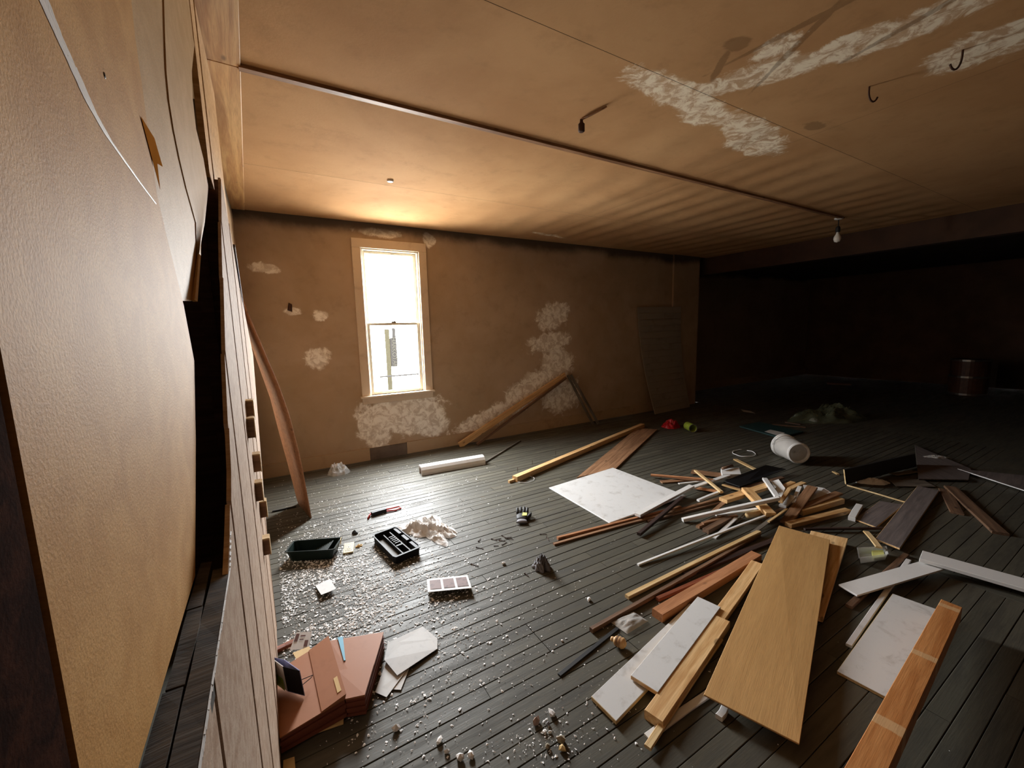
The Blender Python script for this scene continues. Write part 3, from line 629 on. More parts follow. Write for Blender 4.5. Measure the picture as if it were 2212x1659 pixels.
# chipped plaster along the lining's lower top edge
ce = MB(); cr_ = random.Random(3); ya = 0.45
while ya < 0.98:
    yb = ya+cr_.uniform(0.006, 0.02); zt = 1.262 if ya < 0.9 else topz(ya)+0.001; dz = cr_.uniform(0.003, 0.018)*(0.4+abs(noise.noise(Vector((ya*9, 0, 0))))*1.6); x_ = XP-o3.x+0.0008
    ce.add([(x_, ya-1.6, zt-dz), (x_, yb-1.6, zt-dz*cr_.uniform(0.5, 1.2)), (x_+0.002, yb-1.6, zt-dz*0.3), (x_, yb-1.6, zt), (x_, ya-1.6, zt), (x_+0.002, ya-1.6, zt-dz*0.4)], [(0,1,2,5),(5,2,3,4)]); ya = yb-0.001
ce.build('chipped_plaster', M['paper'], lin)
# weathered double ledge under the plywood
lg = empty('ledge', (-0.14, 0.6, 1.262)); struct(lg)
lgm = wood('ledge_wood', srgb(96,88,78), srgb(48,42,36), 0.9); M['ledge'] = lgm
def ledge_board(x0, x1, y0, y1, name='ledge_board'):
    mb = MB(); n = 14; rings = []
    for k in range(n+1):
        y = y0+(y1-y0)*k/n; j = 0.0025*noise.noise(Vector((y*9, x0*50, 0))); jj = 0.0025*noise.noise(Vector((y*11, x0*50, 4)))
        rings.append([(x0+j, y, -0.03), (x1+jj, y, -0.03), (x1+jj, y, jj), (x0+j, y, j)])
    return mb.loft(rings).build(name, lgm, lg)
ledge_board(0.014, 0.0400, -0.45, 0.32); ledge_board(-0.010, 0.011, -0.45, 0.02); ledge_board(-0.008, 0.012, 0.024, 0.20); ledge_board(-0.010, 0.010, 0.204, 0.36)
# dark post and pale studs between lining and plywood
tag(MB().box((-0.37,2.19,0.0), (-0.113,2.25,2.352)).box((-0.225,2.178,0.0), (-0.180,2.19,2.348)).build('dark_post', wood('post_wood', srgb(120,88,76), srgb(88,62,54), 0.7, knots=False)), 'dark stained wooden post beside the leaning plywood', 'post')
tag(MB().box((-0.150,2.00,2.30), (-0.130,2.165,CZ-0.02)).build('pine_board', M['pine']), 'narrow pale board under the top plate behind the dark post', 'board')
tag(MB().box((-0.152,2.262,2.02), (-0.132,3.02,CZ-0.02)).build('pine_board', M['pine']), 'broad pale board under the top plate behind the dark post', 'board')
tag(stick3d('wood_strip', 'x', 'x', 'dark_wood', (-0.100,2.55,2.15), (-0.115,3.55,1.56), 0.02, 0.012, Vector((1,0,0)), None), 'thin dark strip sloping along the lining top', 'strip')
tpm = wood('plate_wood', srgb(210,170,116), srgb(160,112,64), 0.5, 0.08, 0.55)
tp = struct(empty('top_plate', (0.024-0.20/2, 2.21, CZ-0.014), math.atan(0.0313)))
def plate(y0, y1):
    o = board_mesh(y1-y0, 0.20, 0.03, 3, 0.0).build('plate_board', tpm, tp); o.matrix_local = Matrix.Translation((0, (y0+y1)/2-2.21, 0)) @ Matrix.Rotation(math.pi/2, 4, 'Z'); return o
plate(-2.0, 2.696); plate(2.704, 5.58)

# plywood sheets
plym = wood('plywood', srgb(212,162,98), srgb(194,142,78), 0.66, 0.02, 0.35, knots=False)
nt = plym.node_tree; pb = nt.nodes['Principled BSDF']; pb.inputs['Specular IOR Level'].default_value = 0.17
def warped(name, label, rows_, thick, mat):
    """rows_ = [(near edge point, far edge point), ...] from bottom to top"""
    vs = []; fs = []; nc = 6
    for (a, b_) in rows_:
        for i in range(nc+1): vs.append(Vector(a).lerp(Vector(b_), i/nc))
    for j in range(len(rows_)-1):
        for i in range(nc): q = j*(nc+1)+i; fs.append((q, q+1, q+nc+2, q+nc+1))
    o = MB().add(vs, fs).build(name, mat, smooth=True); so = o.modifiers.new('thick', 'SOLIDIFY'); so.thickness = thick; so.offset = 0
    es = o.modifiers.new('crisp', 'EDGE_SPLIT'); es.split_angle = math.radians(40)
    return tag(o, label, 'panel') if label else o
def edge_at(px, py, x): P = AX(px, py, x); return P.y, P.z
rows1 = []
for (px, py) in ((415,1250),(417,1100),(418,950),(415,780),(392,660),(352,500),(333,420),(316,299),(298,165),(285,76),(274,-30)):
    y, z = edge_at(px, py, -0.153); rows1.append(((-0.153, 0.400, z), (-0.153, y, z)))
rows1[0] = ((-0.153, 0.400, 1.272), (-0.153, 0.895, 1.272)); rows1.append(((-0.153, 0.40, 3.0), (-0.153, 1.75, 3.0)))
ply = warped('plywood_sheet', 'large plywood sheet with a torn white scratch by the doorway', rows1, 0.008, plym)
# torn white scratch on the plywood
tm = MB(); path = [(88,-20),(120,60),(160,150),(198,235),(235,300),(270,350),(300,392),(336,440)]
tr_ = random.Random(5)
for strand in range(14):
    L_, R_ = [], []; n = 40
    off = tr_.uniform(-0.024, 0.024); w = tr_.uniform(0.002, 0.006); k0 = tr_.choice((0, 0, 0.1, 0.25)); k1 = tr_.choice((1, 1, 0.85, 0.7))
    for i in range(n):
        t = k0+(k1-k0)*i/(n-1); s_ = t*(len(path)-1); a_ = min(int(s_), len(path)-2); f_ = s_-a_
        px = path[a_][0]*(1-f_)+path[a_+1][0]*f_; py = path[a_][1]*(1-f_)+path[a_+1][1]*f_
        P = AX(px, py, -0.1485); taper = 1-0.6*t; P.y += (off+0.006*noise.noise(Vector((i*0.35, strand*7.1, 0))))*taper
        wv = w*taper*(0.35+abs(noise.noise(Vector((i*0.9, strand, 3))))*1.6)
        L_.append((P.x, P.y-wv, P.z)); R_.append((P.x, P.y+wv, P.z+0.003))
    tm.add(L_+R_+[(x+0.0003, (y+y2)/2, (z+z2)/2) for (x,y,z),(x2,y2,z2) in zip(L_, R_)], [(i, i+1, 2*n+i+1, 2*n+i) for i in range(n-1)]+[(2*n+i, 2*n+i+1, n+i+1, n+i) for i in range(n-1)])
tm.build('torn_fibre', M['plaster_chip'], ply)
hole = AX(226, 163, -0.1488)
MB().lathe([(0.0,0),(0.004,0.0002),(0.0025,0.0008),(0.0,0.001)], 8).build('nail_hole', M['black'], ply, matrix=Matrix.Translation(hole) @ Matrix.Rotation(math.pi/2, 4, 'Y'))
sh = wood('sheet_back', srgb(204,168,118), srgb(190,152,100), 0.66, 0.02, 0.35, knots=False)
def edge_y(px, py, y): P = AY(px, py, y); return P.x, P.z
ra, rb = [], []
for (pe, pm, pr, py) in ((391,414,424,650),(366,424,432,550),(348,420,440,480),(331,399,448,405),(321,384,437,342),(312,371,421,278),(303,361,414,215),(296,355,412,152),(285,352,420,76),(278,350,410,0),(274,349,404,-30)):
    pN = AX(pe-12, py, -0.159); pA = AX(pm, py, -0.146); pB = AX(pm, py, -0.144); pB.y += 0.006; pC = AX(pr, py, -0.134)
    ra.append((pN, pA)); rb.append((pB, pC))
warped('plywood_sheet', 'bowed plywood strip behind the scratched plywood sheet', ra, 0.006, sh)
warped('plywood_sheet', 'curled outer plywood strip nearest the wooden top plate', rb, 0.006, sh)
tag(MB().box((-0.30,0.16,0.0), (-0.158,0.385,2.9)).box((-0.165,0.300,0.0), (-0.150,0.392,2.9)).build('door_jamb', M['jamb_wood']), 'dark reddish jamb at the near edge of the plywood', 'jamb')
# orange chip of splintered veneer
P = AX(325, 318, -0.148)
tag(MB().prism([P+Vector((0.0,dy,dz)) for dy, dz in ((-0.05,0.03),(0.05,0.034),(0.10,0.0),(0.045,-0.012),(0.04,-0.06))], [P+Vector((0.0004,dy,dz)) for dy, dz in ((-0.05,0.03),(0.05,0.034),(0.10,0.0),(0.045,-0.012),(0.04,-0.06))]).build('veneer_splinter', plain('splinter', srgb(176,112,48), 1.0, spec=0.0)), 'orange splinter of veneer at the edge of the plywood', 'splinter')

# thin bowed sheet leaning against the left wall
near = [(672,1120),(650,1000),(625,900),(600,830),(570,760),(540,690),(525,650)]; farp = [(645,1090),(625,1010),(603,930),(585,860),(560,790),(535,720),(523,660)]
pn = [AY(*q, 4.10) for q in near]; pf = [AY(*q, 4.55) for q in farp]; pn[0].z = pf[0].z = 0.004
mb = MB(); vs = []; fs = []
K = 20
def interp(P, t):
    s = t*(len(P)-1); i = min(int(s), len(P)-2); return P[i].lerp(P[i+1], s-i)
for k in range(K+1): vs += [interp(pn, k/K), interp(pn, k/K).lerp(interp(pf, k/K), 0.5), interp(pf, k/K)]
for k in range(K):
    for i in range(2): a = k*3+i; fs.append((a, a+1, a+4, a+3))
o = mb.add(vs, fs).build('bowed_sheet', M['orange_wood'], smooth=True); so = o.modifiers.new('thick', 'SOLIDIFY'); so.thickness = 0.012; so.offset = 0
tag(o, 'thin orange brown sheet bowed against the corner wall', 'sheet')

# ------------------------------------------------------------------ crumpled things
def crumple(name, label, cat, mat, c, rx, ry, h, rot=0.0, seed=1, parent=None, rough=1.0, group=None, rings=22, seg=64, flat=0.0, lobes=0.3, freq=1.5):
    vs = []; fs = []
    def outline(th):
        return 1+lobes*noise.noise(Vector((math.cos(th)*1.6, math.sin(th)*1.6, seed*3.7)))+0.10*noise.noise(Vector((math.cos(th)*6, math.sin(th)*6, seed)))
    for k in range(rings+1):
        rho = k/rings
        for i in range(seg):
            th = 2*math.pi*i/seg; R = rho*outline(th); x, y = R*math.cos(th)*rx, R*math.sin(th)*ry
            q = Vector((x/rx*freq, y/ry*freq, seed*1.3)); rid = 1-abs(noise.noise(q*1.2)*1.9); rid2 = 1-abs(noise.noise(q*2.9+Vector((5,0,0)))*1.7); rid3 = 1-abs(noise.noise(q*6.0)*1.6)
            z = h*max(0.0, (1-rho**2.5))*(0.30+rough*(0.42*rid+0.25*rid2+0.12*rid3-0.25))+0.004
            if rho > 0.98: z = 0.003
            sw = 0.10*rx*noise.noise(q*2.2+Vector((9,9,9)))
            vs.append((x+sw, y+sw, max(z, 0.003+flat)))
    for k in range(rings):
        for i in range(seg): j = (i+1) % seg; fs.append((k*seg+i, k*seg+j, (k+1)*seg+j, (k+1)*seg+i))
    o = MB().add(vs, fs).build(name, mat if not isinstance(mat, str) else M[mat], parent, smooth=True)
    o.location = c; o.rotation_euler = (0,0,rot)
    if label: tag(o, label, cat, group)
    return o
ct = (F(890,1120)+F(930,1180)+F(960,1110)+F(925,1140))/4
cl = crumple('cloth', 'crumpled white cloth beside the black tool tray', 'cloth', 'cloth', F(921,1146), 0.16, 0.31, 0.085, 0.42, 3, lobes=1.0, rough=1.5, rings=60, seg=180, freq=2.0)
crumple('wad', 'grey crumpled wad of foil alone on the bare boards', 'wad', 'fluff', F(1172,1228), 0.05, 0.06, 0.085, 0.3, 9, lobes=0.9, rough=1.9, rings=24, seg=60, freq=3.2)
crumple('plastic_shard', 'clear crumpled plastic scrap below the baseboard', 'plastic', 'film', F(730,1022), 0.13, 0.12, 0.16, 0.2, 5, rough=1.2)
bgp = [F(1319,1343,0.01), F(1369,1313,0.03), F(1400,1337,0.02), F(1355,1369,0.008)]
bc = sum(bgp, Vector())/4
bagv = []; bagf = []; nb = 14
for j in range(nb+1):
    for i in range(nb+1):
        s, t = i/nb, j/nb; P = bgp[0].lerp(bgp[1], s).lerp(bgp[3].lerp(bgp[2], s), t)
        e = min(s, 1-s, t, 1-t)*2; P.z = 0.006+0.035*e**0.7*(0.5+abs(noise.noise(Vector((s*4, t*4, 2)))))
        bagv.append(P-bc)
for j in range(nb):
    for i in range(nb): a = j*(nb+1)+i; bagf.append((a, a+1, a+nb+2, a+nb+1))
bag = MB().add(bagv, bagf).build('plastic_bag', M['bag'], smooth=True); bag.location = bc; tag(bag, 'clear plastic bag holding a brown scrap', 'bag')
ins = MB().tube([Vector((-0.035,-0.01,-0.012)), Vector((0.0,0.008,-0.008)), Vector((0.03,0.02,-0.012))], [0.006,0.012,0.005], 7).build('bag_contents', M['brown_wood'], bag)
crumple('white_plastic', 'crumpled white plastic under the black shelf board', 'plastic', 'white_clean', F(1886,1043), 0.16, 0.08, 0.07, -0.6, 12, rough=0.8)
crumple('plastic_scrap', 'scrap of pale film on the dark brown sheet', 'plastic', 'bag', F(2022,988,0.031), 0.12, 0.05, 0.03, -0.7, 14)
crumple('plastic_sheet', 'dull green plastic sheet heaped in the dim part of the floor', 'plastic sheet', 'film_green', F(1790,905), 0.75, 0.36, 0.32, -0.45, 21, rough=1.2, rings=30, seg=80)
crumple('red_bag', 'red plastic bag beside the green can', 'bag', 'red_film', F(1450,922), 0.16, 0.15, 0.19, 0.2, 31, rough=0.9)

# ------------------------------------------------------------------ bucket lying on its side
bk = empty('bucket'); tag(bk, 'white plastic bucket lying on its side', 'bucket')
A_, B_ = F(1692,992), F(1734,1017); ax = (B_-A_); ax.z = 0; ax.normalize(); R0, R1, HB = 0.138, 0.122, 0.36
side = MB().ring([(R0,0.0),(R0-0.003,0.10),(R1,HB),(R1-0.006,HB),(R1-0.006,HB-0.06),(0.0,HB-0.061),(0.0,HB-0.065),(R1-0.008,HB-0.066),(R0-0.006,0.0)], 40)
rot = frame(Vector((0,0,0)), Vector((0,0,1)).cross(ax), Vector((0,0,1)))
Mb = Matrix.Identity(4); zax = ax; xax = Vector((0,0,1)); yax = zax.cross(xax)
for i in range(3): Mb[i][0], Mb[i][1], Mb[i][2], Mb[i][3] = xax[i], yax[i], zax[i], (Vector((F(1690,985).x, F(1690,985).y, R0+0.008)))[i]
bk.matrix_world = Mb
bo_ = side.build('body', M['bucket'], bk, smooth=True); es = bo_.modifiers.new('crisp', 'EDGE_SPLIT'); es.split_angle = math.radians(35)
MB().ring([(R0,0.0),(R0+0.010,0.0),(R0+0.010,0.022),(R0+0.002,0.024),(R0+0.002,0.045),(R0+0.009,0.045),(R0+0.009,0.060),(R0,0.062)], 40).build('rim', M['white_clean'], bk, smooth=False)
MB().ring([(R1-0.024,HB-0.010),(R1+0.004,HB-0.016),(R1+0.006,HB+0.002),(R1-0.006,HB+0.012),(R1-0.024,HB+0.006)], 40).build('foot_ring', M['white_clean'], bk)
for dy in (-0.045, 0.03):
    d_ = MB().lathe([(0.020,0),(0.020,0.010),(0.012,0.010),(0.012,0.002),(0,0.002)], 14).build('mold_mark', M['bucket'], bk); d_.location = (0.0, dy, HB-0.060)
MB().tube([(0.02,-(R0+0.01),0.05),(0.10,-(R0+0.02),0.12),(0.14,-0.10,0.20),(0.150,-0.0,0.24),(0.14,0.10,0.20),(0.10,R0+0.02,0.12),(0.02,R0+0.01,0.05)], 0.0025, 6).build('wire_handle', M['metal'], bk, smooth=True)

# white fluted molding piece
ml = empty('white_molding'); a, b_ = F(908,1024), F(1044,1000); d = b_-a; L = d.length
ml.matrix_world = frame(a, d); tag(ml, 'white fluted molding offcut lying below the window', 'molding')
sec = [(-0.075,0.0),(-0.078,0.03),(-0.07,0.065),(-0.045,0.095),(-0.015,0.108),(0.02,0.108),(0.03,0.098),(0.045,0.102),(0.06,0.095),(0.066,0.080),(0.062,0.03),(0.058,0.0)]
inner = [(y*0.78, z*0.78) for (y, z) in sec][::-1]
MB().loft([[(x, y, z) for (y, z) in sec+inner] for x in (0.0, L*0.5, L)]).build('shell', M['white_clean'], ml, smooth=False)
MB().box((0.012,-0.045,0.0), (0.03,0.04,0.07)).build('end_block', M['old_wood'], ml)

# paint tray
tr = empty('paint_tray'); tag(tr, 'dark green paint tray near the leaning boards', 'tray')
rim = [F(635,1169,0.085), F(738,1161,0.085), F(721,1187,0.085), F(617,1193,0.085)]; c0 = sum(rim, Vector())/4; c0.z = 0; tr.location = c0
inn = lambda s, z: [Vector((c0.x+(p_.x-c0.x)*s, c0.y+(p_.y-c0.y)*s, z)) - c0 for p_ in rim]
def quadring(s, z):
    q = inn(s, z); out = []
    for i in range(4):
        a, b_ = q[i], q[(i+1) % 4]
        out += [a.lerp(b_, 0.06), a.lerp(b_, 0.5), a.lerp(b_, 0.94)]
    return out
MB().loft([quadring(0.86,0.004), quadring(0.98,0.078), quadring(1.04,0.080), quadring(1.04,0.088), quadring(0.97,0.087), quadring(0.84,0.012)]).build('tray_body', M['green_plastic'], tr)
q = inn(0.80, 0.0)
ramp_ = MB()
for k in range(9):
    t = 0.42+0.06*k; a, b_ = q[0].lerp(q[1], t), q[3].lerp(q[2], t); a.z = b_.z = 0.012+0.007*k; e = (q[1]-q[0]).normalized()*0.010
    ramp_.prism([a, b_, b_+e, a+e], [a+Vector((0,0,0.008)), b_+Vector((0,0,0.008)), b_+e+Vector((0,0,0.008)), a+e+Vector((0,0,0.008))])
ramp_.build('roller_ridges', M['green_plastic'], tr)
MB().prism([inn(0.97,0.05)[1], inn(0.97,0.05)[1]+Vector((-0.012,-0.05,0)), inn(0.99,0.088)[1]+Vector((-0.012,-0.05,0)), inn(0.99,0.088)[1]], [v_+Vector((-0.004,0.0,0)) for v_ in (inn(0.97,0.05)[1], inn(0.97,0.05)[1]+Vector((-0.012,-0.05,0)), inn(0.99,0.088)[1]+Vector((-0.012,-0.05,0)), inn(0.99,0.088)[1])]).build('paint_smear', M['manila'], tr)

# black moulded tool tray
tt = empty('tool_tray'); tag(tt, 'black moulded plastic tool tray beside the white cloth', 'tray')
rim = [F(804,1156,0.06), F(855,1137,0.06), F(910,1181,0.06), F(852,1205,0.06)]; c1 = sum(rim, Vector())/4; c1.z = 0; tt.location = c1
def tin(s, z): return [Vector((c1.x+(p_.x-c1.x)*s, c1.y+(p_.y-c1.y)*s, z))-c1 for p_ in rim]
def ring2(s, z):
    q = tin(s, z); out = []
    for i in range(4):
        a, b_ = q[i], q[(i+1) % 4]; out += [a.lerp(b_, 0.06), a.lerp(b_, 0.5), a.lerp(b_, 0.94)]
    return out
MB().loft([ring2(0.96,0.003), ring2(0.98,0.056), ring2(1.03,0.057), ring2(1.03,0.064), ring2(0.95,0.063), ring2(0.93,0.010)]).build('tray_shell', M['black_plastic'], tt)
q = tin(0.93, 0.0); U_ = lambda s, t, z: (q[0].lerp(q[1], s).lerp(q[3].lerp(q[2], s), t)+Vector((0,0,z)))
def bar(s0, s1, t0, t1, z0, z1): return MB().prism([U_(s0,t0,z0), U_(s1,t0,z0), U_(s1,t1,z0), U_(s0,t1,z0)], [U_(s0,t0,z1), U_(s1,t0,z1), U_(s1,t1,z1), U_(s0,t1,z1)])
bar(0.36,0.40,0.05,0.97,0.010,0.045).build('divider', M['black_plastic'], tt); bar(0.64,0.68,0.05,0.97,0.010,0.05).build('divider', M['black_plastic'], tt)
bar(0.40,0.64,0.62,0.66,0.010,0.05).build('divider', M['black_plastic'], tt)
for k in range(5): bar(0.42,0.64,0.26+0.07*k,0.285+0.07*k,0.010,0.056).build('rib', M['black_plastic'], tt)
for t0, t1 in ((0.02,0.28),(0.38,0.62),(0.72,0.98)): bar(0.86,0.98,t0,t1,0.010,0.058).build('side_block', M['black_plastic'], tt)
slabm = plain('grey_paper', srgb(120,120,118), 0.7)
bar(0.05,0.34,0.08,0.95,0.0105,0.014).build('tray_liner', slabm, tt); bar(0.70,0.84,0.08,0.95,0.0105,0.014).build('tray_liner', slabm, tt)

# beige wall plate
wp = slab('wall_plate', 'small beige wall plate with nested squares', 'plate', ['beige_plastic'], [(744,1174),(765,1170),(763,1191),(741,1195)], 0.014, 0.012, None)
for s, mname, z in ((0.72,'beige_dark',0.0005),(0.60,'beige_plastic',0.0015),(0.42,'beige_dark',0.0022),(0.32,'beige_plastic',0.003),(0.10,'black',0.004)):
    pts = [v_.co.copy() for v_ in wp.data.vertices[4:8]]
    MB().prism([Vector((p_.x*s, p_.y*s, p_.z)) for p_ in pts], [Vector((p_.x*s, p_.y*s, p_.z+z)) for p_ in pts]).build('nested_square', M[mname], wp)
crumple('paint_scrap', 'curled paint scrap beside the beige wall plate', 'scrap', 'manila', F(776,1180), 0.03, 0.02, 0.02, 0, 44, rings=8, seg=24)
crumple('black_scrap', 'small black scrap above the beige wall plate', 'scrap', 'black_matte', F(766,1153), 0.022, 0.03, 0.04, 0.4, 45, rings=8, seg=24)

# red corded tool
rt = empty('corded_grip', F(817,1107)); tag(rt, 'black bar with red cord loops on the flaked floor', 'tool')
a, b_ = F(803,1110,0.02)-rt.location, F(833,1101,0.02)-rt.location
board_mesh((b_-a).length, 0.045, 0.035, 5).build('grip', M['black_matte'], rt, matrix=frame((a+b_)/2, b_-a) @ Matrix.Translation((0,0,-0.02)))
r0 = rt.location
MB().tube([F(832,1101,0.02)-r0, F(845,1098,0.02)-r0, F(862,1094,0.012)-r0, F(866,1098,0.008)-r0, F(855,1102,0.008)-r0, F(835,1104,0.014)-r0], 0.007, 7).build('red_cord', M['rubber_red'], rt, smooth=True)
MB().tube([F(803,1108,0.02)-r0, F(799,1112,0.014)-r0, F(795,1120,0.008)-r0], [0.007,0.008,0.009], 7).build('red_cord', M['rubber_red'], rt, smooth=True)

# work glove
gv = empty('work_glove', F(1128,1122)); tag(gv, 'black and yellow work glove palm up on the boards', 'glove'); g0 = gv.location
right = (F(1140,1122)-F(1116,1122)).normalized(); fwd_ = Vector((-right.y, right.x, 0))
G = lambda x, y, z: right*x+fwd_*y+Vector((0,0,z))
MB().loft([[G(w*math.cos(t), y, 0.022+h*math.sin(t)) for t in [2*math.pi*k/14 for k in range(14)]] for (y, w, h) in ((-0.055,0.040,0.014),(-0.03,0.050,0.020),(0.02,0.054,0.022),(0.055,0.050,0.018))]).build('palm', M['black_matte'], gv, smooth=True)
for i, (x, L_) in enumerate(((-0.042,0.055),(-0.014,0.075),(0.016,0.078),(0.042,0.06))):
    MB().tube([G(x*0.9,0.045,0.024), G(x*1.05,0.05+L_*0.4,0.04), G(x*1.1,0.05+L_*0.8,0.06), G(x*1.1,0.05+L_,0.062)], [0.014,0.014,0.012,0.006], 9).build('finger', M['black_matte'], gv, smooth=True)
MB().tube([G(0.045,-0.02,0.024), G(0.07,0.01,0.035), G(0.08,0.045,0.04)], [0.016,0.015,0.008], 9).build('thumb', M['black_matte'], gv, smooth=True)
MB().loft([[G(w*math.cos(t), y, 0.020+h*math.sin(t)) for t in [2*math.pi*k/14 for k in range(14)]] for (y, w, h) in ((-0.10,0.052,0.012),(-0.08,0.045,0.012),(-0.05,0.040,0.015))]).build('cuff', M['fluff'], gv, smooth=True)
MB().prism([G(x,y,0.040) for x, y in ((0.0,-0.02),(0.042,-0.015),(0.045,0.04),(0.005,0.045))], [G(x,y,0.046) for x, y in ((0.0,-0.02),(0.042,-0.015),(0.045,0.04),(0.005,0.045))]).build('palm_pad', M['yellow_pad'], gv)

# ------------------------------------------------------------------ papers, folders, boxes
fy = slab('photo_strip', 'white strip of three printed pictures lying on the boards', 'leaflet', ['paper'], [(922,1251),(1010,1242),(1019,1270),(924,1279)], [0.012,0.012,0.04,0.04], 0.0015, None)
pv = [v_.co.copy() for v_ in fy.data.vertices[4:8]]
def onsheet(s, t, dz=0.0025):
    P = pv[0].lerp(pv[1], s).lerp(pv[3].lerp(pv[2], s), t); P.z += dz; return P
for k in range(3):
    s0, s1 = 0.06+0.315*k, 0.32+0.315*k
    MB().add([onsheet(s0,0.16), onsheet(s1,0.16), onsheet(s1,0.84), onsheet(s0,0.84)], [(0,1,2,3)]).build('printed_picture', M['photo_ink'], fy)
slab('paper_scrap', 'small square paper card amid the white flakes', 'paper', ['ink'], [(681,1265),(713,1250),(726,1272),(694,1285)], [0.01,0.01,0.03,0.03], 0.0015, None)
slab('envelope', 'white envelope with cut corners beside the brown folders', 'envelope', ['ink'], [(838,1388),(913,1353),(945,1379),(945,1401),(858,1459),(830,1425)], [0.03,0.012,0.012,0.012,0.02,0.03], 0.002, None)
slab('paper_sheet', 'blank white sheet half under the envelope', 'paper', ['paper'], [(838,1420),(884,1440),(835,1506),(810,1495)], [0.012,0.012,0.008,0.012], 0.0015, None)
slab('paper_sheet', 'corner of white paper peeping from under the blank sheet', 'paper', ['paper'], [(860,1440),(884,1444),(866,1490),(848,1489)], [0.006,0.006,0.005,0.005], 0.0015, None)
FO = 'brown accordion folders'
def folder(name, label, corners, zt, zb, pleats, flap_t, extra=None):
    P = [F(*c, z) for c, z in zip(corners, zt)]; c = sum(P, Vector())/4; c.z = 0
    e = empty(name, c); tag(e, label, 'folder', FO); P = [q-c for q in P]
    n = pleats
    for k in range(n):
        t0, t1 = k/n, (k+0.82)/n; s = 0.975 if k % 2 else 1.0
        a = [Vector((q.x*s, q.y*s, zb+(q.z-0.006-zb)*t0)) for q in P]; b2 = [Vector((q.x*s, q.y*s, zb+(q.z-0.006-zb)*t1)) for q in P]
        MB().prism(a, b2).build('pleat', M['kraft_dark'], e)
    MB().prism([q-Vector((0,0,0.005)) for q in P], P).build('cover', M['kraft'], e)
    at = lambda s, t, dz: P[0].lerp(P[1], s).lerp(P[3].lerp(P[2], s), t)+Vector((0,0,dz))
    MB().prism([at(0,flap_t,0.0005), at(1,flap_t,0.0005), at(1,1,0.0005), at(0,1,0.0005)], [at(0,flap_t,0.003), at(1,flap_t,0.003), at(1,1,0.003), at(0,1,0.003)]).build('flap', M['kraft'], e)
    return e, at
f1, at1 = folder('accordion_folder', 'open brown accordion folder nearest the plank lining', [(594,1452),(708,1381),(746,1508),(604,1594)], [0.085,0.105,0.105,0.085], 0.012, 4, 2.0)
for ch in list(f1.children):
    if ch.name.startswith('flap'): bpy.data.objects.remove(ch)
MB().prism([at1(0.62,0,0.0005), at1(1.0,0,0.0005), at1(1.0,1.0,0.0005), at1(0.62,1.0,0.0005)], [at1(0.62,0,0.004), at1(1.02,0,0.018), at1(1.02,1.0,0.018), at1(0.62,1.0,0.004)]).build('flap', M['kraft'], f1)
MB().prism([at1(0.90,0.70,0.0125), at1(0.965,0.70,0.0150), at1(0.965,0.92,0.0150), at1(0.90,0.92,0.0125)], [at1(0.90,0.70,0.0165), at1(0.965,0.70,0.0180), at1(0.965,0.92,0.0180), at1(0.90,0.92,0.0165)]).build('paper_label', M['manila'], f1)
f2, at2 = folder('accordion_folder', 'brown accordion folder with a blue strip, next to the white envelope', [(712,1384),(829,1365),(788,1502),(746,1511)], [0.10,0.105,0.10,0.095], 0.006, 6, 0.56)
MB().prism([at2(0.15,-0.02,0.001), at2(0.245,-0.02,0.001), at2(0.24,0.42,0.001), at2(0.20,0.42,0.001)], [at2(0.15,-0.02,0.006), at2(0.245,-0.02,0.006), at2(0.24,0.42,0.006), at2(0.20,0.42,0.006)]).build('blue_strip', M['blue'], f2)
MB().prism([at2(0.02,-0.03,-0.012), at2(0.92,-0.035,-0.012), at2(0.92,0.1,-0.012), at2(0.02,0.1,-0.012)], [at2(0.02,-0.03,-0.008), at2(0.92,-0.035,-0.008), at2(0.92,0.1,-0.008), at2(0.02,0.1,-0.008)]).build('paper_inside', M['paper'], f2)
slab('manila_folder', 'tan folder flat under the open brown folder', 'folder', ['manila'], [(640,1500),(745,1470),(742,1562),(612,1606)], 0.010, 0.008, None)
# small open carton
bx = empty('carton'); P = [F(592,1455,0.12), F(607,1418,0.17), F(641,1462,0.16), F(640,1500,0.12)]
a0 = F(622,1494,0.10); bx.location = a0; tag(bx, 'small open carton with lavender inside on the brown folder', 'carton')
e1 = (F(586,1466,0.10)-a0)*1.0; e2 = (F(641,1499,0.10)-a0); e1.z = 0; e2 = Vector((e2.x, e2.y, 0)).normalized()*0.09; e1 = e1.normalized()*0.12; e3 = Vector((-0.01,0.02,0.115))
wallq = lambda a, b2, c_, th: MB().prism([a, a+b2, a+b2+c_, a+c_], [v_+th for v_ in (a, a+b2, a+b2+c_, a+c_)])
z0 = Vector((0,0,0)); nn = e1.cross(e3).normalized()*0.003
wallq(z0, e1, e3, nn).build('carton_side', M['white_clean'], bx); wallq(e2, e1, e3, nn).build('carton_inside', M['lavender'], bx)
wallq(z0, e2, e3, e1.normalized()*0.003).build('carton_window', M['black_plastic'], bx); wallq(e1, e2, e3, e1.normalized()*0.003).build('carton_end', M['lavender'], bx)
wallq(z0, e1, e2, Vector((0,0,0.003))).build('carton_base', M['lavender'], bx); wallq(e1*0.15-nn, e1*0.75, e3*0.45, -nn*0.6).build('green_label', M['lime'], bx)
slab('card', 'white card with brown print leaning by the folders', 'card', ['paper'], [(640,1366),(674,1364),(666,1402),(626,1404)], [0.05,0.05,0.02,0.02], 0.002, None)
cd = bpy.data.objects['card']; pv = [v_.co.copy() for v_ in cd.data.vertices[4:8]]
